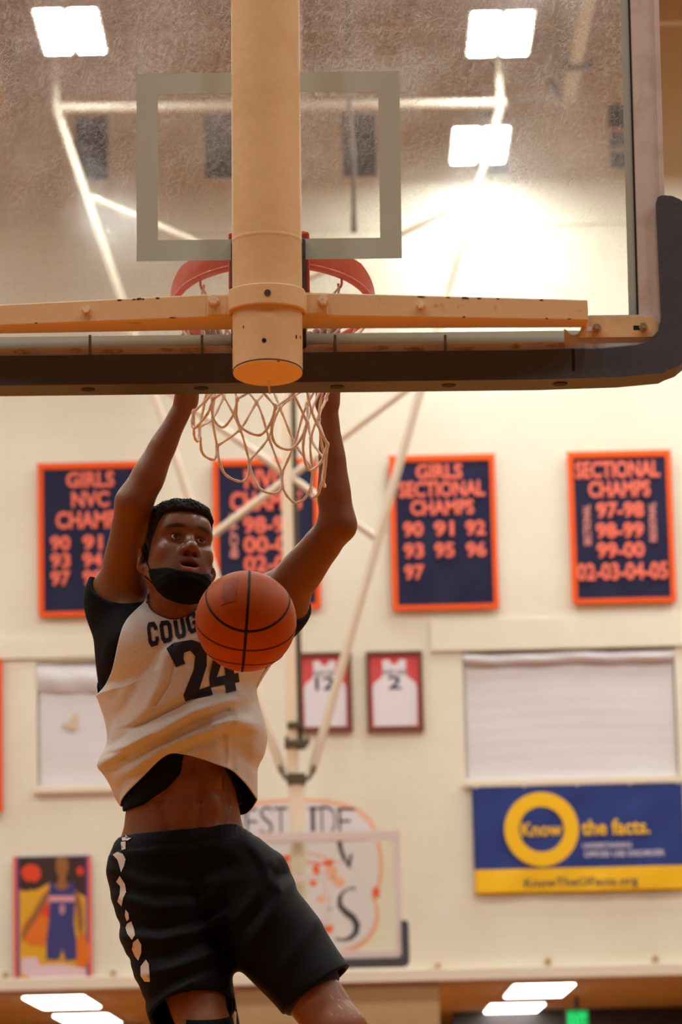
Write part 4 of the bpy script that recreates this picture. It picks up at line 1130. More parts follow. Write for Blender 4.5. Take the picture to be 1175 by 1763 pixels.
def add_head(Fd):
    hell(Fd, (0, -0.018, 0.046), (0.0765, 0.096, 0.082), 0.03)
    hell(Fd, (0, 0.018, -0.018), (0.0675, 0.072, 0.092), 0.03)
    hell(Fd, (0, 0.030, -0.062), (0.054, 0.058, 0.058), 0.03)
    for s in (-1, 1):
        hell(Fd, (s * 0.042, 0.052, -0.016), (0.023, 0.024, 0.020), 0.035)                 # cheekbone
        hcone(Fd, (s * 0.057, 0.0, -0.045), (s * 0.027, 0.066, -0.094), 0.017, 0.018, 0.03)  # jaw
        hcone(Fd, (s * 0.012, 0.084, 0.030), (s * 0.050, 0.062, 0.031), 0.0115, 0.010, 0.022)  # brow ridge
    hell(Fd, (0, 0.066, 0.058), (0.050, 0.028, 0.034), 0.04)                                # forehead
    hell(Fd, (0, 0.070, -0.103), (0.025, 0.021, 0.018), 0.03)                               # chin
    hell(Fd, (0, 0.072, -0.058), (0.036, 0.021, 0.029), 0.03)                               # muzzle
    for s in (-1, 1):
        hell(Fd, (s * 0.0315, 0.094, 0.010), (0.020, 0.019, 0.0135), 0.016, 's')             # eye socket
        hell(Fd, (s * 0.0315, 0.0715, 0.0125), (0.0165, 0.0145, 0.0135), 0.006)              # lids
        hell(Fd, (s * 0.0315, 0.0905, 0.0115), (0.0142, 0.0130, 0.0064), 0.003, 's')         # lid opening
        hcone(Fd, (s * 0.020, 0.0850, 0.0195), (s * 0.043, 0.0775, 0.0175), 0.0026, 0.0022, 0.004)  # lid fold
    hcone(Fd, (0, 0.083, 0.020), (0, 0.104, -0.014), 0.0085, 0.0120, 0.014)                  # nose
    hell(Fd, (0, 0.1050, -0.0230), (0.0155, 0.0150, 0.0125), 0.010)
    for s in (-1, 1):
        hell(Fd, (s * 0.0158, 0.0935, -0.0265), (0.0098, 0.0130, 0.0092), 0.007)
        hell(Fd, (s * 0.0092, 0.1020, -0.0365), (0.0058, 0.0085, 0.0055), 0.004, 's')
    hcone(Fd, (-0.0225, 0.081, -0.0560), (-0.004, 0.0945, -0.0495), 0.0064, 0.0092, 0.007)   # lips
    hcone(Fd, (0.0225, 0.081, -0.0560), (0.004, 0.0945, -0.0495), 0.0064, 0.0092, 0.007)
    hcone(Fd, (-0.0190, 0.081, -0.0680), (0.0, 0.0915, -0.0730), 0.0062, 0.0092, 0.007)
    hcone(Fd, (0.0190, 0.081, -0.0680), (0.0, 0.0915, -0.0730), 0.0062, 0.0092, 0.007)
    hell(Fd, (0, 0.094, -0.0612), (0.0205, 0.030, 0.0062), 0.004, 's')                       # open mouth
    for s in (-1, 1):                                                                       # ears
        rot = Matrix.Rotation(s * radians(-30), 3, 'Z') @ Matrix.Rotation(radians(12), 3, 'X')
        hell(Fd, (s * 0.0840, -0.014, -0.016), (0.0090, 0.0215, 0.0335), 0.008, 'u', rot)
        hell(Fd, (s * 0.0915, -0.007, -0.012), (0.0070, 0.0110, 0.0190), 0.005, 's', rot)
        hell(Fd, (s * 0.0805, -0.003, -0.042), (0.0090, 0.0100, 0.0110), 0.006)
    return Fd

def add_torso(Fd, o=0.0):
    """trunk, grown outward by o for the shirt over it"""
    Fd.ell(at(316, 1500, 8.52), (0.160 + o, 0.118 + o, 0.125 + o), None, 0.05)
    Fd.ell(at(315, 1415, 8.51), (0.143 + o, 0.104 + o, 0.150 + o), None, 0.06)
    Fd.ell(at(310, 1270, 8.51), (0.160 + o, 0.116 + o, 0.170 + o), None, 0.07)
    Fd.ell(at(303, 1140, 8.51), (0.172 + o, 0.122 + o, 0.140 + o), None, 0.07)
    for s, S in ((-1, SH1), (1, SH2)):
        Fd.cone(at(305 + s * 62, 1110, 8.46), S, 0.085 + o, 0.060 + o, 0.05)                  # pectoral to shoulder
        Fd.cone(at(303 + s * 34, 1062, 8.53), S, 0.048 + o, 0.056 + o, 0.05)                  # trapezius
        Fd.cone(S, at(302 + s * 92, 1180, 8.55), 0.058 + o, 0.042 + o, 0.06)                 # lat
    return Fd

def unit(v): return Vector(v).normalized()
def add_hand(Fd, W, G, T, O, U, th):
    """hand hooked over the ring at G: T along the ring, O outward, U up; th = +1/-1 side of the thumb along T"""
    mid = G + O * 0.040 - U * 0.035
    for s, ln in ((-0.030, 0.92), (-0.010, 1.0), (0.010, 1.02), (0.030, 0.95)):
        sp = -th * s
        k0 = G + T * sp * 0.95 + O * 0.036 - U * 0.006
        Fd.cone(W + T * sp * 0.35, k0, 0.0185, 0.0135, 0.016)
        p1 = G + T * sp * 1.02 + O * 0.016 + U * 0.026 * ln
        p2 = G + T * sp * 1.05 - O * 0.014 + U * 0.023 * ln
        p3 = G + T * sp * 1.05 - O * 0.026 - U * 0.004 * ln
        Fd.chain([k0, p1, p2, p3], [0.0112, 0.0100, 0.0092, 0.0080], 0.005)
    Fd.ell(mid - U * 0.035 + T * th * 0.018 - O * 0.012, (0.024, 0.022, 0.032), None, 0.02)    # heel of the thumb
    a = W + (mid - W) * 0.45 + T * th * 0.026
    b = mid + T * th * 0.052 - O * 0.020
    c = G + T * th * 0.066 - O * 0.018 - U * 0.018
    d = G + T * th * 0.074 - O * 0.030 + U * 0.004
    Fd.chain([a, b, c, d], [0.0165, 0.0135, 0.0110, 0.0092], 0.008)
    return Fd

RIMC = H_MAT @ rim_pt(0, 0, 0)
def ring_frame(px):
    """grip frame on the far side of the ring under pixel column px"""
    best = min((abs(at(CX, 600, 8.2).x * 0 + ((H_MAT @ rim_pt(radians(a), 0.2366, 0)) - at(px, 600, 8.25)).x), a) for a in (range(0, 91) if px > 463 else range(90, 181)))
    a = radians(best[1])
    G = H_MAT @ rim_pt(a, 0.2366, 0)
    O = unit(G - RIMC); T = unit((H_MAT @ rim_pt(a - 0.05, 0.2366, 0)) - G); U = unit(O.cross(T))
    if U.z < 0: U = -U
    return G, T, O, U
G1, T1, O1, U1 = ring_frame(352)
G2, T2, O2, U2 = ring_frame(556)
def tow(T, sgn): return T if T.x * sgn > 0 else -T
T1, T2 = tow(T1, 1), tow(T2, 1)

HIP1, KN1, AN1 = at(268, 1495, 8.51), at(358, 1785, 8.36), at(372, 2050, 8.62)
HIP2, KN2, AN2 = at(378, 1495, 8.51), at(590, 1782, 8.30), at(566, 2030, 8.66)

def mixp(a, b, t): return a + (b - a) * t
def build_body():
    Fd = Field()
    add_torso(Fd)
    # arms: upper arm with biceps/triceps swelling, elbow, forearm with its bulge near the elbow
    for S, E, W, bul in ((SH1, EL1, WR1, -1), (SH2, EL2, WR2, 1)):
        Fd.chain([S, mixp(S, E, .35), mixp(S, E, .72), E], [0.060, 0.0555, 0.0475, 0.0405], 0.03)
        side = Vector((bul * 0.010, 0.0, 0.0))
        Fd.chain([E, mixp(E, W, .22) - side * 0.3, mixp(E, W, .5), mixp(E, W, .8), W], [0.0395, 0.0425, 0.0345, 0.0262, 0.0242], 0.03)
        Fd.ell(E + (E - mixp(S, W, .5)).normalized() * 0.020, (0.020, 0.020, 0.022), None, 0.025)
    add_hand(Fd, WR1, G1, T1, O1, U1, 1)
    add_hand(Fd, WR2, G2, T2, O2, U2, -1)
    # legs
    for Hh, K, A, side in ((HIP1, KN1, AN1, -1), (HIP2, KN2, AN2, 1)):
        Fd.chain([Hh, mixp(Hh, K, .4), mixp(Hh, K, .8), K], [0.098, 0.088, 0.069, 0.060], 0.04)
        Fd.ell(K + Vector((0, -0.018, 0.01)), (0.044, 0.040, 0.050), None, 0.03)
        Fd.chain([K, mixp(K, A, .28) + Vector((0, .02, 0)), mixp(K, A, .7), A], [0.056, 0.059, 0.042, 0.036], 0.03)
        Fd.chain([A, A + Vector((0, -0.05, -0.06)), A + Vector((0, -0.15, -0.09))], [0.036, 0.036, 0.028], 0.03)
    # belly: navel and midline
    nv = at(347, 1381, 8.40)
    # neck
    Fd.cone(NECK0 + Vector((0, 0.01, -0.02)), hp(0, -0.022, -0.055), 0.063, 0.058, 0.03)
    Fd.cone(hp(0.035, 0.0, -0.07), NECK0 + Vector((0.01, -0.05, -0.03)), 0.016, 0.015, 0.02)
    Fd.cone(hp(-0.05, -0.01, -0.06), NECK0 + Vector((-0.015, -0.05, -0.03)), 0.016, 0.015, 0.02)
    add_head(Fd)
    return Fd
BODY = build_body()
# navel carved where the ray from the front meets the skin
def skin_hit(Fd, px, py, y0=8.2, y1=8.6, n=400):
    ys = np.linspace(y0, y1, n); P = np.array([at(px, py, y) for y in ys]); v = Fd.pts(P); k = int(np.argmax(v < 0))
    return Vector(P[k])
nv = skin_hit(BODY, 347, 1381)
BODY.ell(nv, (0.0075, 0.012, 0.0055), None, 0.008, 's')
for y0_, y1_ in ((1372, 1310), (1392, 1425)):
    a_, b_ = skin_hit(BODY, 346, y0_), skin_hit(BODY, 341, y1_)
    BODY.cone(a_ + Vector((0, -0.006, 0)), b_ + Vector((0, -0.006, 0)), 0.008, 0.008, 0.02, 's')

for px, py in ((322, 1345), (366, 1340), (320, 1392), (364, 1388)):   # stomach muscles
    BODY.ell(skin_hit(BODY, px, py) + Vector((0, 0.0085, 0)), (0.021, 0.011, 0.022), None, 0.02)
for pl in (((285, 1330), (276, 1380), (290, 1425)), ((392, 1335), (394, 1380), (384, 1415))):
    P3 = [skin_hit(BODY, *q) + Vector((0, -0.0055, 0)) for q in pl]
    BODY.cone(P3[0], P3[1], 0.006, 0.006, 0.02, 's').cone(P3[1], P3[2], 0.006, 0.006, 0.02, 's')
xs = graded(-0.66, 0.22, 0.0048, [(at(244, 950, 8.35).x, at(370, 950, 8.35).x, 0.0022), (at(320, 650, 8.3).x, at(400, 650, 8.3).x, 0.0032), (at(510, 650, 8.3).x, at(600, 650, 8.3).x, 0.0032)])
ys = graded(8.12, 8.86, 0.0048, [(8.235, 8.42, 0.0022)])
zs = graded(0.74, 3.05, 0.0048, [(HO.z - 0.135, HO.z + 0.11, 0.0022), (2.84, 3.0, 0.0030)])
person = thing('person', 'leaping player hanging on the rim in white 24 jersey and black shorts', 'person', mixp(HIP1, HIP2, .5))
bpy.context.view_layer.update()
V, Q = surface_net(BODY.grid(xs, ys, zs), xs, ys, zs)
# skin tone: lips, brows, palms, stubble-dark temples
hx, hf, hu = head_local(V[:, 0], V[:, 1], V[:, 2])
base = np.array([0.185, 0.062, 0.021])
HEADF = add_head(Field()); on_hd = np.abs(HEADF.pts(V)) < 0.010
C = np.tile(base, (len(V), 1))
face = (hf > 0.03) & (np.abs(hx) < 0.085) & (np.abs(hu) < 0.13)
def paint(w, col, head=True):
    global C
    w = (w * on_hd if head else w)[:, None]; C = C * (1 - w) + np.array(col) * w
lip_u = np.exp(-((hx / 0.0215) ** 4) - ((hu + 0.0525 - 0.05 * np.abs(hx)) / 0.0055) ** 2) * (hf > 0.074)
lip_l = np.exp(-((hx / 0.0205) ** 4) - ((hu + 0.0725 - 0.15 * np.abs(hx)) / 0.0075) ** 2) * (hf > 0.074)
paint(np.clip(lip_u, 0, 1) * 0.8, (0.17, 0.055, 0.045))
paint(np.clip(lip_l, 0, 1) * 0.95, (0.50, 0.13, 0.11))
mouth = np.exp(-((hx / 0.02) ** 4) - ((hu + 0.0612) / 0.006) ** 2) * (hf < 0.084) * (hf > 0.05)
paint(np.clip(mouth, 0, 1), (0.02, 0.006, 0.005))
for s in (-1, 1):
    bxl = (s * hx - 0.034) / 0.0205
    bw = np.exp(-bxl ** 4) * np.exp(-((hu - (0.0325 + 0.0025 * (1 - bxl * bxl))) / 0.0050) ** 2) * (hf > 0.05)
    paint(np.clip(bw * 1.4, 0, 0.95), (0.02, 0.011, 0.008))
    nd = np.exp(-(((s * hx - 0.0092) / 0.0052) ** 2 + ((hu + 0.0375) / 0.005) ** 2) * 1.0) * (hf > 0.085)
    paint(np.clip(nd, 0, 1) * 0.8, (0.03, 0.012, 0.008))
    lash = np.exp(-((s * hx - 0.0315) / 0.0155) ** 4) * np.exp(-((hu - 0.0182 + 8 * (s * hx - 0.0315) ** 2) / 0.0028) ** 2) * (hf > 0.06)
    paint(np.clip(lash, 0, 1) * 0.9, (0.02, 0.011, 0.008))
ru = np.interp(hf, [-.1, -.02, .018, .04, .06, .10], [-.045, -.02, -.012, .035, .066, .074])
hairz = sm(-0.012, 0.012, hu - ru) * (np.abs(hx) < 0.079) * (hu > -0.05) * (hu < 0.15) * (np.abs(hf) < 0.13)
paint(hairz * 0.85, (0.02, 0.013, 0.010))
stub = sm(-0.02, -0.05, hu) * sm(0.085, 0.05, np.abs(hx)) * (hu > -0.13) * (hf > -0.02) * (1 - np.clip(lip_u + lip_l, 0, 1))
paint(stub * 0.25, (0.05, 0.026, 0.018))
for W_, G_ in ((WR1, G1), (WR2, G2)):
    d = np.linalg.norm(V - np.array(mixp(W_, G_, .6)), axis=1)
    paint(np.exp(-(d / 0.075) ** 4) * 0.35, (0.28, 0.12, 0.066), False)
body_o = quick_mesh('body', V, Q, M_skin, person)
vcol(body_o, 'tone', C)
sweat = (np.exp(-((hx / 0.055) ** 4) - ((hu - 0.060) / 0.022) ** 2) + np.exp(-((hx / 0.016) ** 2) - ((hu + 0.012) / 0.022) ** 2) + 0.8 * np.exp(-(((np.abs(hx) - 0.05) / 0.018) ** 2) - ((hu + 0.012) / 0.016) ** 2)) * on_hd * (hf > 0.02)
at_ = body_o.data.attributes.new('sweat', 'FLOAT', 'POINT'); at_.data.foreach_set('value', np.clip(sweat, 0, 1).astype(np.float32))

# eyes
def eyeball(s):
    c = hp(s * 0.0315, 0.0712, 0.0118); r = 0.0129 * HS
    look = (fw * 1.0 + ex * 0.10 + up * 0.05).normalized()
    a1 = look.orthogonal().normalized(); a2 = look.cross(a1)
    n, m = 28, 24; b = MB(); vs = [c + look * r]
    for i in range(1, m + 1):
        t = pi * i / m
        for k in range(n): vs.append(c + (look * cos(t) + (a1 * cos(2 * pi * k / n) + a2 * sin(2 * pi * k / n)) * sin(t)) * r)
    fs = [(0, 1 + k, 1 + (k + 1) % n) for k in range(n)]; mi = [2] * n
    for i in range(m - 1):
        for k in range(n):
            fs.append((1 + i * n + k, 1 + (i + 1) * n + k, 1 + (i + 1) * n + (k + 1) % n, 1 + i * n + (k + 1) % n))
            mi.append(2 if i < 1 else (1 if i < 3 else 0))
    b.add(vs, fs, True); b.mi = mi
    return b
M_eyew, M_iris, M_pupil = mat('eye_white', (0.72, 0.64, 0.58, 1), 0.15, coat=0.6), mat('iris_brown', (0.06, 0.025, 0.012, 1), 0.12, coat=0.8), mat('pupil', (0.004, 0.003, 0.003, 1), 0.1, coat=0.8)
def parent_keep(o):
    o.parent = person; o.matrix_parent_inverse = person.matrix_world.inverted(); return o
for s in (-1, 1): parent_keep(eyeball(s).build('eye', [M_eyew, M_iris, M_pupil]))

# hair: tight curls, fuller on top, faded at the sides
HAIR = Field()
hell(HAIR, (0, -0.018, 0.046), (0.0765, 0.096, 0.082), 0.03)
hell(HAIR, (0, 0.018, -0.018), (0.0675, 0.072, 0.092), 0.03)
hell(HAIR, (0, 0.066, 0.058), (0.050, 0.028, 0.034), 0.04)
def hair_grow(x, y, z):
    a, f, u = head_local(x, y, z)
    t = sm(0.03, 0.105, u)
    n = noise3(a, f, u, 420, 5) * 0.6 + noise3(a, f, u, 800, 6) * 0.4
    return -(0.0014 + 0.0140 * t + n * (0.0009 + 0.0052 * t))
def hair_line(x, y, z):
    a, f, u = head_local(x, y, z)
    line = np.interp(f, [-.1, -.055, -.042, -.030, .008, .016, .030, .050, .068, .10], [-.055, -.050, -.01, .026, .024, -.004, .026, .056, .0735, .0765]) + noise3(a, f, u, 300, 8) * 0.0012
    return (line - u) * 0.75
HAIR.shift(hair_grow).cut(hair_line, 0.006)
g = 0.0021
c0 = hp(0, 0, 0.05)
hx_, hy_, hz_ = [np.arange(c - d, c + d, g, dtype=np.float32) for c, d in ((c0.x, 0.125), (c0.y, 0.135), (c0.z, 0.125))]
V, Q = surface_net(HAIR.grid(hx_, hy_, hz_), hx_, hy_, hz_)
quick_mesh('hair', V, Q, M_hair2, person)

# mask pulled down under the chin, with ear loops
MASK = Field()
hell(MASK, (0, 0.018, -0.018), (0.0675, 0.072, 0.092), 0.03)
hell(MASK, (0, 0.030, -0.062), (0.054, 0.058, 0.058), 0.03)
for s in (-1, 1): hcone(MASK, (s * 0.057, 0.0, -0.045), (s * 0.027, 0.066, -0.094), 0.017, 0.018, 0.03)
hell(MASK, (0, 0.056, -0.102), (0.048, 0.044, 0.031), 0.035)
hell(MASK, (0, 0.074, -0.092), (0.036, 0.022, 0.020), 0.03)
def mask_fold(x, y, z):
    a, f, u = head_local(x, y, z); return -0.0042 + 0.0005 * np.sin(u * 330 + np.abs(a) * 60)
def mask_top(x, y, z):
    a, f, u = head_local(x, y, z); return (u + 0.0835 - np.maximum(np.abs(a) - 0.026, 0) * 0.55) * 0.85
def mask_back(x, y, z):
    a, f, u = head_local(x, y, z); return (0.024 - f + np.maximum(-0.09 - u, 0) * 0.5)
MASK.shift(mask_fold).cut(mask_top, 0.003).cut(mask_back, 0.003)
g = 0.0025; c0 = hp(0, 0.04, -0.09)
ax_ = [np.arange(c - 0.11, c + 0.11, g, dtype=np.float32) for c in c0]
V, Q = surface_net(MASK.grid(*ax_), *ax_)
mask_o = quick_mesh('face_mask', V, Q, M_maskm, person)
def on_head(Fd, x, f, u, off=0.001):
    """push a head-local guide point onto the skin"""
    p = np.array([hp(x, f, u)]);
    for _ in range(6):
        p = p - Fd.grad(p) * (Fd.pts(p)[:, None] - off)
    return Vector(p[0])
for s in (-1, 1):
    for pts in (((0.060, 0.030, -0.064), (0.068, 0.012, -0.035), (0.073, 0.004, -0.008), (0.078, -0.004, 0.022)), ((0.053, 0.028, -0.090), (0.063, 0.006, -0.06), (0.072, -0.012, -0.042))):
        parent_keep(MB().tube([on_head(BODY, s * a, b, c, 0.0012) for a, b, c in pts], 0.0019, 6).build('ear_loop', M_maskm))

# sleeved undershirt
SHIRT = Field(); add_torso(SHIRT, 0.0085)
for S, E in ((SH1, EL1), (SH2, EL2)):
    r_ = 0.074 if S is SH1 else 0.062
    SHIRT.cone(S - (E - S) * 0.10, mixp(S, E, .38), r_, r_ - 0.002, 0.04)
SHIRT.cone(at(262, 1046, 8.52), SH1 + Vector((0.035, 0.02, 0.015)), 0.052, 0.056, 0.04)
def arm_cut(S, E, t, tilt=(0, 0, 0)):
    n = np.array((unit(E - S) + Vector(tilt)).normalized()); c = np.array(mixp(S, E, t))
    Ln = np.array(unit(E - S))
    def fn(x, y, z):
        d = (x - c[0]) * n[0] + (y - c[1]) * n[1] + (z - c[2]) * n[2]
        # only near this arm
        t_ = (x - S.x) * Ln[0] + (y - S.y) * Ln[1] + (z - S.z) * Ln[2]
        rr = np.sqrt(np.maximum((x - S.x) ** 2 + (y - S.y) ** 2 + (z - S.z) ** 2 - t_ * t_, 0))
        return d - 0.9 * np.maximum(rr - 0.070, 0)
    return fn
SHIRT.cut(arm_cut(SH1, EL1, 0.12, (0.0, -0.12, 0.0)), 0.004).cut(arm_cut(SH2, EL2, 0.07), 0.004)
def neck_cut(x, y, z):
    return 0.079 - np.sqrt((x - NECK0.x) ** 2 + (y - NECK0.y + 0.0) ** 2 + ((z - NECK0.z - 0.035) * 0.75) ** 2)
SHIRT.cut(neck_cut, 0.006)
_hx = [at(p, 1350, 8.42).x for p in (200, 245, 290, 312, 320, 376, 384, 400, 420, 450)]
_hz = [at(300, p, 8.42).z for p in (1392, 1384, 1356, 1334, 1290, 1290, 1318, 1345, 1385, 1395)]
def hem_arch(x, y, z):
    zc = np.interp(x, _hx, _hz); back = at(300, 1390, 8.55).z
    return np.where(y < 8.50, zc, back) - z
SHIRT.cut(hem_arch, 0.004)
xs = np.arange(-0.68, 0.06, 0.0045, dtype=np.float32); ys = np.arange(8.28, 8.74, 0.0045, dtype=np.float32); zs = np.arange(1.72, 2.42, 0.0045, dtype=np.float32)
V, Q = surface_net(SHIRT.grid(xs, ys, zs), xs, ys, zs)
quick_mesh('undershirt', V, Q, M_black, person)

# ------------------------------------------------------------------ white practice jersey, cut and draped over the shirt
def polyline(pts):
    P = np.array(pts, dtype=float); d = np.r_[0, np.cumsum(np.hypot(*np.diff(P, axis=0).T))]; d /= d[-1]
    def f(t): return np.stack([np.interp(t, d, P[:, 0]), np.interp(t, d, P[:, 1])], -1)
    return f
def smooth_poly(pts, n=4):
    """Catmull-Rom refinement of a pixel outline"""
    P = [np.array(p, float) for p in pts]; out = []
    for i in range(len(P) - 1):
        a, b, c, d = P[max(0, i - 1)], P[i], P[i + 1], P[min(len(P) - 1, i + 2)]
        for k in range(n):
            t = k / n
            out.append(0.5 * ((2 * b) + (-a + c) * t + (2 * a - 5 * b + 4 * c - d) * t * t + (-a + 3 * b - 3 * c + d) * t ** 3))
    return out + [P[-1]]
VA = 0.56                                                             # share of the side that is seam, the rest is armhole
side_l = polyline(smooth_poly([(207, 1388), (197, 1372), (189, 1352), (178, 1334), (167, 1319), (172, 1302), (184, 1278), (181, 1245), (172, 1216), (165, 1197)]))
arm_l = polyline(smooth_poly([(165, 1197), (178, 1184), (204, 1152), (223, 1115), (236, 1081), (249, 1051), (260, 1034)]))
side_r = polyline(smooth_poly([(444, 1377), (444, 1345), (445, 1322), (456, 1298), (461, 1268), (455, 1240), (447, 1212), (441, 1180), (445, 1142)]))
arm_r = polyline(smooth_poly([(445, 1142), (446, 1110), (438, 1072), (416, 1036), (394, 1012)]))
hem_f = polyline(smooth_poly([(207, 1388), (232, 1356), (262, 1321), (284, 1302), (302, 1297), (335, 1303), (368, 1314), (398, 1325), (424, 1349), (444, 1377)]))
hem_b = polyline(smooth_poly([(207, 1388), (240, 1398), (300, 1404), (360, 1406), (412, 1404), (431, 1396), (444, 1377)]))
top_f = polyline(smooth_poly([(260, 1034), (262, 1036), (270, 1047), (280, 1063), (286, 1066), (294, 1062), (320, 1048), (348, 1032), (375, 1016), (394, 1012)]))
top_b = polyline([(260, 1034), (280, 1042), (330, 1042), (370, 1028), (394, 1012)])
def side(lo, hi, v): return np.where(v[..., None] < VA, lo(np.clip(v / VA, 0, 1)), hi(np.clip((v - VA) / (1 - VA), 0, 1)))
NU, NV = 120, 150
uu = np.linspace(0, 1, NU + 1); su = (1 - np.cos(pi * uu)) / 2 * 0.55 + uu * 0.45
vv = np.linspace(0, 1, NV + 1)
FOLDS = [
    ([(166, 1326), (215, 1302), (270, 1274), (330, 1242), (392, 1222)], -0.010, 4), ([(195, 1262), (250, 1244), (310, 1214), (345, 1196), (405, 1190)], -0.009, 4),
    ([(178, 1300), (220, 1290), (262, 1268)], -0.007, 3.5), ([(352, 1256), (380, 1250), (402, 1246)], -0.008, 4), ([(300, 1140), (292, 1175), (268, 1212)], -0.006, 4),
    ([(372, 1246), (410, 1238), (452, 1248)], 0.020, 15), ([(412, 1290), (424, 1325), (432, 1355)], -0.014, 20), ([(392, 1262), (394, 1295), (394, 1324)], 0.012, 5),
    ([(208, 1380), (250, 1328), (290, 1300), (335, 1300), (390, 1322)], 0.003, 4),
    # pixel polyline, height (m), width (px)
    ([(166, 1318), (215, 1292), (270, 1262), (330, 1228), (395, 1206), (442, 1196)], 0.016, 10),
    ([(190, 1330), (240, 1300), (300, 1268), (360, 1243), (400, 1232)], -0.012, 8),
    ([(186, 1348), (235, 1318), (285, 1285), (340, 1262), (392, 1243), (432, 1244)], 0.014, 11),
    ([(205, 1368), (245, 1330), (285, 1303)], -0.006, 9),
    ([(210, 1262), (262, 1238), (320, 1206), (372, 1180)], -0.008, 9),
    ([(240, 1056), (228, 1100), (214, 1140), (185, 1190)], 0.009, 9),
    ([(262, 1110), (250, 1150), (232, 1190), (205, 1232)], -0.007, 10),
    ([(285, 1130), (275, 1175), (255, 1215), (220, 1255)], 0.008, 11),
    ([(262, 1040), (275, 1062), (292, 1082), (300, 1110)], -0.004, 7),
    ([(355, 1258), (392, 1252), (432, 1256)], 0.008, 7),
    ([(388, 1264), (392, 1295), (398, 1328)], -0.013, 9),
    ([(445, 1250), (440, 1290), (436, 1330)], 0.010, 10),
    ([(420, 1182), (432, 1202), (446, 1215)], -0.008, 7),
    ([(330, 1296), (365, 1290), (385, 1275)], 0.005, 8),
    ([(170, 1312), (190, 1300), (215, 1300)], -0.010, 7),
]
def seg_dist(px, py, pl):
    d = np.full(px.shape, 1e9)
    for (x0, y0), (x1, y1) in zip(pl[:-1], pl[1:]):
        t = np.clip(((px - x0) * (x1 - x0) + (py - y0) * (y1 - y0)) / ((x1 - x0) ** 2 + (y1 - y0) ** 2), 0, 1)
        d = np.minimum(d, np.hypot(px - x0 - t * (x1 - x0), py - y0 - t * (y1 - y0)))
    return d
def at_np(px, py, Y):
    R = np.array(CAM_R); d = np.stack([(px - CX) / F_PX, -(py - CY) / F_PX, -np.ones_like(px)], -1) @ R.T
    return np.array(CAM) + d * (Y / d[..., 1])[..., None]
def panel(hem, top, front):
    U, Vg = np.meshgrid(su, vv)                                       # rows = v
    BL, BR = side(side_l, arm_l, vv)[:, None, :], side(side_r, arm_r, vv)[:, None, :]
    Hm, Tp = hem(su)[None], top(su)[None]
    u, v = U[..., None], Vg[..., None]
    S = (1 - u) * BL + u * BR + (1 - v) * Hm + v * Tp - ((1 - u) * (1 - v) * Hm[:, :1] + u * (1 - v) * Hm[:, -1:] + (1 - u) * v * Tp[:, :1] + u * v * Tp[:, -1:])
    px, py = S[..., 0], S[..., 1]
    Yc = np.interp(vv, [0, 0.3, 0.6, 1], [8.52, 8.52, 8.515, 8.50])[:, None]
    b = np.interp(vv, [0, 0.15, 0.35, 0.55, 0.75, 0.9, 1], [0.150, 0.165, 0.172, 0.165, 0.158, 0.125, 0.07])[:, None]
    e = np.where(vv > VA, 0.085 * np.sin(pi * np.clip((vv - VA) / (1 - VA), 0, 1)) ** 0.7, 0)[:, None]
    arc = np.sin(pi * U) ** 0.72
    if front:
        f = np.zeros_like(px)
        for pl, a, w in FOLDS:
            d = seg_dist(px, py, pl); L_ = np.exp(-(d / w) ** 2); f += a * L_
        f += 0.0016 * noise3(px, py * 0.6, px * 0, 0.10, 3)
        Y = Yc - e - (b - e) * arc - f * np.minimum(1, arc * 1.5)
    else:
        Y = Yc + e * 0.6 + (b * 0.9 - e * 0.6) * arc + 0.006 * np.sin(px * 0.09 + py * 0.03) * arc
    return at_np(px, py, Y)
Pf, Pb = panel(hem_f, top_f, True), panel(hem_b, top_b, False)
# keep the cloth clear of the shirt and body below it
both = np.concatenate([Pf.reshape(-1, 3), Pb.reshape(-1, 3)])
UNCUT = Field(); UNCUT.ops = [q for q in SHIRT.ops if q[3] == 'u']
orig = both.copy()
def blur(D):
    out = []
    for k in range(2):
        G = D[k * len(D) // 2:(k + 1) * len(D) // 2].reshape(NV + 1, NU + 1, 3)
        for _ in range(3):
            Gp = np.pad(G, ((1, 1), (1, 1), (0, 0)), mode='edge')
            G = (Gp[:-2, 1:-1] + Gp[2:, 1:-1] + Gp[1:-1, :-2] + Gp[1:-1, 2:] + 2 * G) / 6
        out.append(G.reshape(-1, 3))
    return np.concatenate(out)
for it in range(5):
    a_, b_ = UNCUT.pts(both), BODY.pts(both)
    need = np.maximum(0.006 - np.minimum(a_, b_), 0); m = need > 0
    if m.any():
        both[m] += np.where((a_ < b_)[m][:, None], UNCUT.grad(both[m]), BODY.grad(both[m])) * need[m][:, None]
    if it < 4: both = orig + blur(both - orig)
nf = Pf.shape[0] * Pf.shape[1]
for k in range(2):                                                    # even out the collar and straps
    G = both[k * nf:(k + 1) * nf].reshape(NV + 1, NU + 1, 3).copy()
    w_ = sm(0.80, 0.92, vv)[:, None, None]
    for _ in range(14):
        Gp = np.pad(G, ((1, 1), (1, 1), (0, 0)), mode='edge')
        A_ = (Gp[:-2, 1:-1] + Gp[2:, 1:-1] + Gp[1:-1, :-2] + Gp[1:-1, 2:]) / 4
        A_[:, 0], A_[:, -1] = G[:, 0], G[:, -1]; A_[-1, 1:-1] = (G[-1, :-2] + G[-1, 2:]) / 2
        G = G * (1 - 0.6 * w_) + A_ * 0.6 * w_
    both[k * nf:(k + 1) * nf] = G.reshape(-1, 3)
idx = np.arange(nf).reshape(NV + 1, NU + 1)
qf = np.stack([idx[:-1, :-1], idx[:-1, 1:], idx[1:, 1:], idx[1:, :-1]], -1).reshape(-1, 4)
qb = qf[:, ::-1] + nf
jb = MB().add([tuple(p) for p in both], [tuple(q) for q in np.concatenate([qf, qb])], True)
jersey = jb.build('jersey', [M_jersey, M_lining, M_jersey], fix=False)
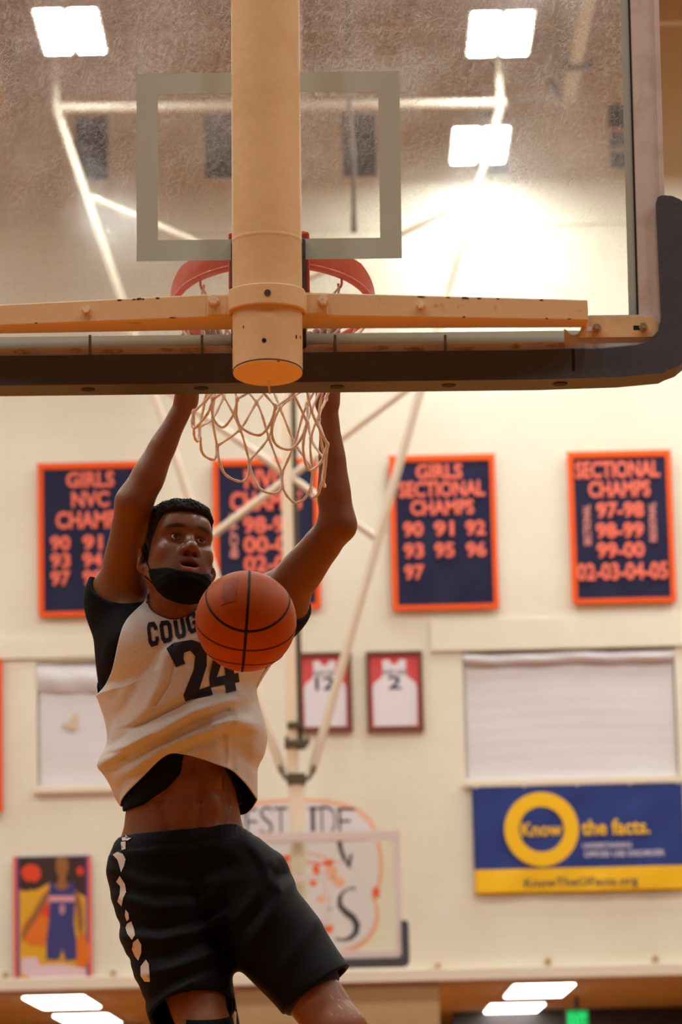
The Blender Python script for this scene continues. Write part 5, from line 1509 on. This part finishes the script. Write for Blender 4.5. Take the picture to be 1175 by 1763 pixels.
bm = bmesh.new(); bm.from_mesh(jersey.data)
bmesh.ops.remove_doubles(bm, verts=bm.verts, dist=0.0004)
bm.to_mesh(jersey.data); bm.free()
sd = jersey.modifiers.new('lining', 'SOLIDIFY'); sd.thickness = 0.0026; sd.offset = -1; sd.material_offset = 1; sd.material_offset_rim = 2
parent_keep(jersey)

def tree_of(V, Q): return BVHTree.FromPolygons([tuple(p) for p in V], [tuple(int(i) for i in q) for q in Q])
J_TREE = tree_of(both[:nf], qf)
def drape(name, polys, m, tree, parent, lift=0.0016, step=5.0, keep=True):
    """print on cloth: pixel polygons (outer, hole, ...) meshed finely and laid on the surface below"""
    pts, edges = [], []
    for pl in polys:
        n0 = len(pts); ring_ = []
        for (x0, y0), (x1, y1) in zip(pl, pl[1:] + pl[:1]):
            k = max(1, int(math.hypot(x1 - x0, y1 - y0) / step))
            ring_ += [(x0 + (x1 - x0) * i / k, y0 + (y1 - y0) * i / k) for i in range(k)]
        pts += ring_; edges += [(n0 + i, n0 + (i + 1) % len(ring_)) for i in range(len(ring_))]
    xs_, ys_ = [p[0] for p in polys[0]], [p[1] for p in polys[0]]
    def inside(x, y):
        c = False
        for pl in polys:
            for (x0, y0), (x1, y1) in zip(pl, pl[1:] + pl[:1]):
                if (y0 > y) != (y1 > y) and x < (x1 - x0) * (y - y0) / (y1 - y0) + x0: c = not c
        return c
    inner = []
    y = min(ys_) + step / 2
    while y < max(ys_):
        x = min(xs_) + step / 2
        while x < max(xs_):
            if inside(x, y) and all(math.hypot(x - a, y - b) > step * 0.5 for a, b in pts): inner.append((x, y))
            x += step
        y += step
    V2, E2, F2, *_ = geometry.delaunay_2d_cdt([Vector(p) for p in pts + inner], edges, [], 0, 1e-4)
    vs = []
    for p in V2:
        d = (CAM_R @ Vector(((p.x - CX) / F_PX, -(p.y - CY) / F_PX, -1))).normalized()
        loc, nrm, _, _ = tree.ray_cast(CAM + d * 6, d)
        if loc is None: loc, nrm, _, _ = tree.find_nearest(at(p.x, p.y, 8.4))
        if nrm.dot(d) > 0: nrm = -nrm
        vs.append(loc + nrm * lift - d * 0.0004)
    fs = []
    for f in F2:
        c = sum((Vector(V2[i]) for i in f), Vector((0, 0))) / len(f)
        if inside(c.x, c.y): fs.append(tuple(f))
    o = MB().add(vs, fs, True).build(name, m, fix=False)
    o.parent = parent
    if keep: o.matrix_parent_inverse = parent.matrix_world.inverted()
    return o
bpy.context.view_layer.update()
# lettering: block capitals in a unit box, warped into a pixel quadrilateral
GLYPH = {
    'C': [[(0, .2), (.2, 0), (.8, 0), (1, .2), (1, .36), (.68, .36), (.68, .26), (.60, .2), (.40, .2), (.32, .28), (.32, .72), (.40, .8), (.60, .8), (.68, .74), (.68, .64), (1, .64), (1, .8), (.8, 1), (.2, 1), (0, .8)]],
    'O': [[(0, .2), (.2, 0), (.8, 0), (1, .2), (1, .8), (.8, 1), (.2, 1), (0, .8)], [(.32, .28), (.40, .2), (.60, .2), (.68, .28), (.68, .72), (.60, .8), (.40, .8), (.32, .72)]],
    'U': [[(0, 0), (.36, 0), (.36, .72), (.44, .8), (.58, .8), (.66, .72), (.66, 0), (1, 0), (1, .8), (.8, 1), (.2, 1), (0, .8)]],
    'G': [[(0, .2), (.2, 0), (.8, 0), (1, .2), (1, .36), (.68, .36), (.68, .26), (.60, .2), (.40, .2), (.32, .28), (.32, .72), (.40, .8), (.60, .8), (.68, .74), (.68, .62), (.52, .62), (.52, .46), (1, .46), (1, .8), (.8, 1), (.2, 1), (0, .8)]],
    'A': [[(0, 1), (.3, 0), (.7, 0), (1, 1), (.68, 1), (.62, .78), (.38, .78), (.32, 1)], [(.43, .60), (.57, .60), (.5, .3)]],
    'R': [[(0, 0), (.8, 0), (1, .18), (1, .42), (.85, .56), (1, 1), (.66, 1), (.55, .62), (.34, .62), (.34, 1), (0, 1)], [(.34, .2), (.34, .42), (.60, .42), (.67, .36), (.67, .26), (.60, .2)]],
    'S': [[(0, .2), (.2, 0), (.8, 0), (1, .2), (1, .34), (.68, .34), (.68, .26), (.6, .2), (.4, .2), (.32, .26), (.32, .34), (.4, .40), (.8, .40), (1, .58), (1, .8), (.8, 1), (.2, 1), (0, .8), (0, .66), (.32, .66), (.32, .74), (.4, .8), (.6, .8), (.68, .74), (.68, .66), (.6, .60), (.2, .60), (0, .42)]],
}
def glyph(ch, quad):
    (ax, ay), (bx_, by_), (cx_, cy_), (dx, dy) = quad                # tl, tr, br, bl
    f = lambda u, v: ((1 - v) * ((1 - u) * ax + u * bx_) + v * ((1 - u) * dx + u * cx_), (1 - v) * ((1 - u) * ay + u * by_) + v * ((1 - u) * dy + u * cy_))
    return [[f(u, v) for u, v in ring_] for ring_ in GLYPH[ch]]
quads = {'C': ((252, 1073), (269, 1070), (275, 1110), (257, 1115)), 'O': ((273, 1070), (294, 1068), (298, 1104), (279, 1109)), 'U': ((298, 1069), (316, 1064), (322, 1096), (304, 1102)), 'G': ((318, 1058), (336, 1050), (344, 1086), (326, 1093)),
         'A': ((343, 1048), (362, 1043), (368, 1080), (348, 1086)), 'R': ((366, 1044), (386, 1041), (390, 1076), (372, 1080)), 'S': ((390, 1041), (408, 1040), (412, 1074), (394, 1076))}
for ch, qd in quads.items(): drape('jersey_letter', glyph(ch, qd), M_print, J_TREE, jersey)
two = [(287, 1117), (300, 1107), (330, 1102), (346, 1107), (356, 1122), (356, 1146), (343, 1187), (362, 1181), (367, 1197), (319, 1207), (316, 1197), (334, 1152), (336, 1130), (328, 1120), (317, 1124), (316, 1134), (319, 1143), (303, 1149)]
four = [(372, 1112), (398, 1106), (403, 1160), (410, 1158), (412, 1174), (404, 1176), (407, 1190), (390, 1194), (387, 1179), (362, 1184), (360, 1168)]
drape('jersey_number', [two], M_print, J_TREE, jersey)
drape('jersey_number', [four, [(385, 1132), (388, 1163), (373, 1166)]], M_print, J_TREE, jersey)

# ------------------------------------------------------------------ shorts
SO = Field()
SO.ell(at(308, 1478, 8.51), (0.152, 0.132, 0.135), None, 0.05)
SO.chain([at(268, 1500, 8.50), at(293, 1600, 8.46), at(322, 1695, 8.42), at(338, 1770, 8.40)], [0.119, 0.121, 0.110, 0.105], 0.04)
SO.chain([at(386, 1505, 8.49), at(466, 1605, 8.42), at(541, 1700, 8.36), at(575, 1740, 8.34)], [0.114, 0.114, 0.099, 0.097], 0.04)
SO.cone(at(395, 1470, 8.46), at(462, 1500, 8.46), 0.06, 0.045, 0.05)
WAIST = [(195, 1440), (212, 1436), (260, 1434), (330, 1428), (390, 1417), (424, 1411), (450, 1408)]
_wx = [at(a, b, 8.45).x for a, b in WAIST]; _wz = [at(a, b, 8.42).z for a, b in WAIST]
SFOLDS = [
    ([(192, 1500), (250, 1522), (330, 1528), (400, 1512)], 0.006, 12), ([(200, 1545), (270, 1562), (340, 1556), (384, 1530)], 0.007, 11), ([(208, 1590), (270, 1600), (330, 1590), (382, 1556)], -0.006, 10),
    ([(214, 1615), (280, 1618), (340, 1602), (386, 1576)], 0.008, 10), ([(228, 1650), (290, 1645), (350, 1622), (388, 1600)], -0.006, 9), ([(240, 1680), (300, 1666), (350, 1648), (392, 1630)], 0.008, 9),
    ([(256, 1722), (300, 1690), (350, 1672), (395, 1664)], -0.006, 8), ([(262, 1745), (290, 1715), (330, 1692)], 0.007, 8),
    ([(424, 1440), (452, 1478), (468, 1520)], 0.006, 11), ([(476, 1480), (450, 1530), (410, 1580), (388, 1600)], 0.007, 12), ([(500, 1520), (470, 1570), (425, 1630), (400, 1664)], 0.007, 12),
    ([(486, 1505), (462, 1545), (430, 1590)], -0.005, 9), ([(540, 1590), (505, 1640), (470, 1690)], 0.005, 14), ([(396, 1490), (384, 1560), (386, 1640)], -0.008, 10),
    ([(470, 1484), (482, 1502), (480, 1530)], 0.006, 8), ([(230, 1460), (300, 1470), (380, 1456)], 0.004, 10),
]
R_INV = np.array(CAM_R).T
def to_px(x, y, z):
    dx, dy, dz = x - CAM.x, y - CAM.y, z - CAM.z
    a = [R_INV[i, 0] * dx + R_INV[i, 1] * dy + R_INV[i, 2] * dz for i in range(3)]
    return CX + F_PX * a[0] / -a[2], CY - F_PX * a[1] / -a[2]
def folds_s(x, y, z):
    x, y, z = np.broadcast_arrays(x, y, z)
    px, py = to_px(x, y, z); f = np.zeros_like(px)
    for pl, a, w in SFOLDS: f += a * np.exp(-(seg_dist(px, py, pl) / w) ** 2)
    wz = np.interp(x, _wx, _wz)
    front = sm(8.52, 8.46, y)
    return (-f * front * sm(0.03, 0.08, wz - z) - 0.0007 * np.sin(x * 520) * (wz - z < 0.040) + 0.002 * (wz - z < 0.040)).astype(np.float32)
SO.shift(folds_s)
def shell_cut(x, y, z):
    """hollow inside, leaving cloth about 6 mm thick"""
    return None
SI = SO                                                               # same solid, used for the hollow
class Shell(Field):
    def grid(s, xs, ys, zs):
        A = SO.grid(xs, ys, zs); Fv = np.maximum(A, -(A + 0.0115))
        for fn, lo, hi, mode, k in s.ops: Fv = s.blend(Fv, fn(xs[:, None, None], ys[None, :, None], zs[None, None, :]).astype(np.float32), mode, k)
        return Fv
SHORTS = Shell()
def waist_cut(x, y, z): return z - np.interp(x, _wx, _wz) - 0.25 * np.maximum(y - 8.5, 0)
SHORTS.cut(waist_cut, 0.004)
def plane_cut(p, n, far=None):
    p, n = np.array(p), np.array(Vector(n).normalized())
    def fn(x, y, z):
        d = (x - p[0]) * n[0] + (y - p[1]) * n[1] + (z - p[2]) * n[2]
        return np.where(far(x, y, z), d, -0.05)
    return fn
xsplit = lambda x, y, z: x < at(398, 1700, 8.4).x + (at(300, 1640, 8.4).z - z) * 0.06
SHORTS.cut(plane_cut(at(352, 1700, 8.31), (0.18, -0.42, -0.8), lambda x, y, z: xsplit(x, y, z) & (z < at(300, 1600, 8.4).z)), 0.004)
hem_dir = at(541, 1700, 8.36) - at(440, 1560, 8.42)
SHORTS.cut(plane_cut(at(541, 1701, 8.30), (hem_dir.x, -0.02, hem_dir.z), lambda x, y, z: ~xsplit(x, y, z)), 0.004)
xs = np.arange(-0.62, 0.06, 0.0042, dtype=np.float32); ys = np.arange(8.20, 8.68, 0.0042, dtype=np.float32); zs = np.arange(at(300, 1800, 8.3).z, 1.82, 0.0042, dtype=np.float32)
V, Q = surface_net(SHORTS.grid(xs, ys, zs), xs, ys, zs)
shorts = quick_mesh('shorts', V, Q, M_shorts, person)
S_TREE = tree_of(V, Q)
M_stripe = mat('pale_stripe', (0.62, 0.54, 0.50, 1), 0.5)
for pl in ([(210, 1437), (217, 1436), (218, 1447), (211, 1448)],
           [(209, 1450), (217, 1449), (217, 1462), (210, 1464)],
           [(195, 1472), (203, 1467), (212, 1470), (217, 1480), (214, 1492), (209, 1502), (206, 1490), (203, 1480)],
           [(207, 1508), (216, 1522), (218, 1536), (213, 1546), (210, 1560), (203, 1552), (207, 1540), (208, 1526), (201, 1518)],
           [(217, 1566), (222, 1572), (223, 1582), (219, 1586), (216, 1576)],
           [(220, 1590), (227, 1586), (231, 1598), (233, 1610), (228, 1618), (220, 1608), (217, 1598)],
           [(230, 1622), (238, 1616), (244, 1626), (244, 1640), (239, 1654), (233, 1646), (228, 1634)],
           [(243, 1664), (252, 1652), (257, 1660), (259, 1690), (250, 1690), (243, 1680)]):
    drape('side_stripe', [pl], M_stripe, S_TREE, shorts, 0.0015, 4.0)
drape('shorts_emblem', [[(212, 1476), (215, 1474), (215, 1486), (212, 1488)]], M_stripe, S_TREE, shorts, 0.0015, 4.0)
# navy undershorts just showing at the right hem
US = Field().chain([mixp(HIP2, KN2, .45), mixp(HIP2, KN2, .715)], [0.0925, 0.0825], 0.01)
US.cut(plane_cut(at(543, 1708, 8.28), (hem_dir.x, -0.02, hem_dir.z), lambda x, y, z: x > -9), 0.004)
xs = np.arange(-0.25, 0.10, 0.0042, dtype=np.float32); ys = np.arange(8.22, 8.56, 0.0042, dtype=np.float32); zs = np.arange(1.25, 1.65, 0.0042, dtype=np.float32)
V, Q = surface_net(US.grid(xs, ys, zs), xs, ys, zs)
quick_mesh('undershorts', V, Q, mat('navy_undershorts', (0.012, 0.013, 0.05, 1), 0.6), person)
# knee sleeve, socks and shoes
KS = Field().chain([mixp(HIP1, KN1, .80), KN1 + Vector((0, -.006, 0)), mixp(KN1, AN1, .42) + Vector((0, .012, 0))], [0.0745, 0.0690, 0.0650], 0.01)
KS.cut(plane_cut(at(357, 1757, 8.28), (-0.02, -0.15, 1.0), lambda x, y, z: x > -9), 0.003)
xs = np.arange(-0.40, -0.10, 0.0042, dtype=np.float32); ys = np.arange(8.22, 8.62, 0.0042, dtype=np.float32); zs = np.arange(1.0, 1.40, 0.0042, dtype=np.float32)
V, Q = surface_net(KS.grid(xs, ys, zs), xs, ys, zs)
quick_mesh('knee_sleeve', V, Q, M_black, person)
M_sock, M_shoe, M_sole = mat('white_sock', (0.7, 0.68, 0.65, 1), 0.8), mat('black_shoe', (0.02, 0.02, 0.022, 1), 0.5), mat('white_sole', (0.7, 0.68, 0.65, 1), 0.5)
for K, A in ((KN1, AN1), (KN2, AN2)):
    def fmesh(name, Fd, m, parent):
        ax_ = [np.arange(c - d0, c + d1, 0.005, dtype=np.float32) for c, d0, d1 in ((A.x, 0.12, 0.12), (A.y, 0.32, 0.14), (A.z, 0.22, 0.22))]
        V, Q = surface_net(Fd.grid(*ax_), *ax_); return quick_mesh(name, V, Q, m, parent)
    fmesh('sock', Field().chain([mixp(K, A, .72), A, A + Vector((0, -.02, -.04))], [0.048, 0.042, 0.044], 0.01), M_sock, person)
    sh = fmesh('shoe', Field().chain([A + Vector((0, .01, -.01)), A + Vector((0, -.01, -.06)), A + Vector((0, -.10, -.085)), A + Vector((0, -.21, -.105))], [0.050, 0.052, 0.045, 0.034], 0.02).cut(lambda x, y, z: (A.z - 0.118) - z, 0.004).cut(lambda x, y, z: z - A.z - 0.03, 0.004), M_shoe, person)
    fmesh('sole', Field().chain([A + Vector((0, .02, -.112)), A + Vector((0, -.09, -.112)), A + Vector((0, -.205, -.112))], [0.048, 0.044, 0.036], 0.02).cut(lambda x, y, z: np.abs(z - A.z + 0.122) - 0.014, 0.004), M_sole, sh)

# ------------------------------------------------------------------ basketball
bcn = at(423.5, 1069.5, 8.06); BR_ = 87.0 / F_PX * ((bcn - CAM).length)
M_ball = mat('orange_leather', (0.42, 0.082, 0.005, 1), 0.45, spec=0.12, noise=(12, (0.36, 0.064, 0.004, 1), 0.3, 0.7))
nt = M_ball.node_tree; tc = nt.nodes.new('ShaderNodeTexCoord'); vo = nt.nodes.new('ShaderNodeTexVoronoi'); vo.inputs['Scale'].default_value = 420
bp = nt.nodes.new('ShaderNodeBump'); bp.inputs['Strength'].default_value = 0.5; bp.inputs['Distance'].default_value = 0.001; bp.invert = True
nt.links.new(tc.outputs['Object'], vo.inputs['Vector']); nt.links.new(vo.outputs['Distance'], bp.inputs['Height']); nt.links.new(bp.outputs['Normal'], nt.nodes['Principled BSDF'].inputs['Normal'])
ball = thing('basketball', 'orange basketball falling in front of the player chest', 'ball', bcn)
bmb = bmesh.new(); bmesh.ops.create_uvsphere(bmb, u_segments=96, v_segments=64, radius=BR_)
me = bpy.data.meshes.new('ball_cover'); bmb.to_mesh(me); bmb.free(); me.polygons.foreach_set('use_smooth', [True] * len(me.polygons)); me.materials.append(M_ball)
bo = bpy.data.objects.new('ball_cover', me); COL.objects.link(bo); bo.parent = ball
view = (bcn - CAM).normalized(); rt = unit(view.cross(Vector((0, 0, 1)))); upv = rt.cross(view)
tl = radians(6.0)
n1 = rt * cos(tl) - upv * sin(tl) * -1.0; n1 = unit(rt * cos(tl) + upv * -sin(tl)); u1 = unit(upv * cos(tl) + rt * sin(tl))
n1 = unit(n1 + view * 0.03); fr_ = -view
el = radians(55)
pole_a = unit(u1 * sin(el) + fr_ * cos(el)); perp = unit(n1.cross(pole_a))
n1 = unit(perp.cross(pole_a) * -1) if perp.cross(pole_a).dot(n1) < 0 else unit(perp.cross(pole_a))
M_seam = mat('black_seam', (0.012, 0.008, 0.007, 1), 0.6); M_seam2 = mat('dark_brown_seam', (0.085, 0.014, 0.004, 1), 0.6)
def seam(fn, m):
    pts = [fn(2 * pi * k / 120) for k in range(120)]
    MB().tube([p.normalized() * (BR_ - 0.0030) for p in pts], 0.0046 if m is M_seam else 0.0042, 8, closed=True).build('seam', m, bo)
seam(lambda t: pole_a * cos(t) + perp * sin(t), M_seam)
seam(lambda t: n1 * cos(t) + perp * sin(t), M_seam2)
for s in (-1, 1):
    def oval(t):
        x = cos(t)                                                    # bulges away from the middle seam at the sides
        h = 0.40
        for _ in range(8): r_ = math.sqrt(max(0, 1 - h * h)); h = 0.40 + 0.24 * (r_ * cos(t)) ** 2
        r_ = math.sqrt(1 - h * h)
        return pole_a * (s * h) + (n1 * cos(t) + perp * sin(t)) * r_
    seam(oval, M_seam if s > 0 else M_seam2)
B_TREE = BVHTree.FromPolygons([bcn + v.co for v in me.vertices], [tuple(p.vertices) for p in me.polygons])
bpy.context.view_layer.update()
M_patch = mat('worn_brown_print', (0.20, 0.045, 0.02, 1), 0.55, noise=(300, (0.40, 0.07, 0.016, 1), 0.35, 0.6))
drape('worn_print', [[(385, 1000), (411, 991), (406, 1034), (391, 1038), (380, 1043)]], M_patch, B_TREE, bo, 0.0006, 3.0)

# ------------------------------------------------------------------ net, swung and opened by the ball
rows = 6
A5 = Vector((0.155, 0, -0.062)); B5 = Vector((0.012, 0.115, -0.058)); C5 = at(447, 788, 8.12)
random.seed(5)
def net_ring(j):
    t = j / (rows - 1)
    C0_ = RIMC - Vector((0, 0, 0.03)); c = C0_ * (1 - t) + C5 * t + Vector((-0.01, 0.0, -0.05)) * (4 * t * (1 - t)) * 0.5
    ax_ = (H_MAT @ rim_pt(0, 0.2366, 0)) - RIMC; bx_ = (H_MAT @ rim_pt(pi / 2, 0.2366, 0)) - RIMC
    k = 1 - 0.32 * sin(pi * min(1, t * 1.15)) ** 1.0
    return c, (ax_ * (1 - t) + A5 * t) * (k if t < 1 else 1), (bx_ * (1 - t) + B5 * t) * (k if t < 1 else 1)
jit = {(j, i): Vector((random.uniform(-1, 1), random.uniform(-1, 1), random.uniform(-1, 1))) * 0.010 for j in range(rows) for i in range(12)}
def knot(j, i2):
    """i2 counts half columns"""
    c, a, b = net_ring(j); th = 2 * pi * (i2 + 1) / 24
    if j == 0: return H_MAT @ hooks[(i2 // 2) % 12]
    return c + a * cos(th) + b * sin(th) + jit[(j, (i2 // 2) % 12)]
net = thing('net', None, None, RIMC)
net.parent = hoop; bpy.context.view_layer.update(); net.matrix_parent_inverse = hoop.matrix_world.inverted(); bpy.context.view_layer.update()
def catmull(P, n=6):
    out = []
    for i in range(len(P) - 1):
        a, b, c, d = P[max(0, i - 1)], P[i], P[i + 1], P[min(len(P) - 1, i + 2)]
        for k in range(n):
            t = k / n; out.append(0.5 * ((2 * b) + (c - a) * t + (2 * a - 5 * b + 4 * c - d) * t * t + (3 * b - a - 3 * c + d) * t ** 3))
    return out + [P[-1]]
for i in range(12):
    for s in (-1, 1):
        P = [knot(j, 2 * i + s * j) for j in range(rows - 1)]
        o = MB().tube(catmull(P), [0.0031 + 0.0006 * sin(k * 1.9 + i) for k in range(6 * (rows - 2) + 1)], 7).build('cord', M_cord)
        o.parent = net; o.matrix_parent_inverse = net.matrix_world.inverted()
for i in range(12):                                                   # rounded loops at the free edge
    i2 = 2 * i + ((rows - 2) % 2)
    a_, c_, b_ = knot(rows - 2, i2), knot(rows - 1, i2 + 1), knot(rows - 2, i2 + 2)
    m_ = (a_ + b_) / 2; c_ = m_ + (c_ - m_) * 1.15
    P = [a_, a_ + (c_ - m_) * 0.62 + (m_ - a_) * 0.12, c_ + (a_ - m_) * 0.42, c_ + (b_ - m_) * 0.36 + jit[(1, i)] * 0.6, b_ + (c_ - m_) * 0.58 + (m_ - b_) * 0.12, b_]
    o = MB().tube(catmull(P, 5), [0.0034 + 0.0005 * sin(k * 2.1 + i) for k in range(26)], 7).build('cord', M_cord)
    o.parent = net; o.matrix_parent_inverse = net.matrix_world.inverted()
for j in range(1, rows - 1):
    for i in range(12):
        i2 = 2 * i + (j % 2)
        p = knot(j, i2)
        k_ = MB().tube([p + Vector((0, 0, 0.007)), p + Vector((0, 0, 0.003)), p - Vector((0, 0, 0.003)), p - Vector((0, 0, 0.008))], [0.0030, 0.0052, 0.0052, 0.0034], 7).build('knot', M_cord)
        k_.parent = net; k_.matrix_parent_inverse = net.matrix_world.inverted()
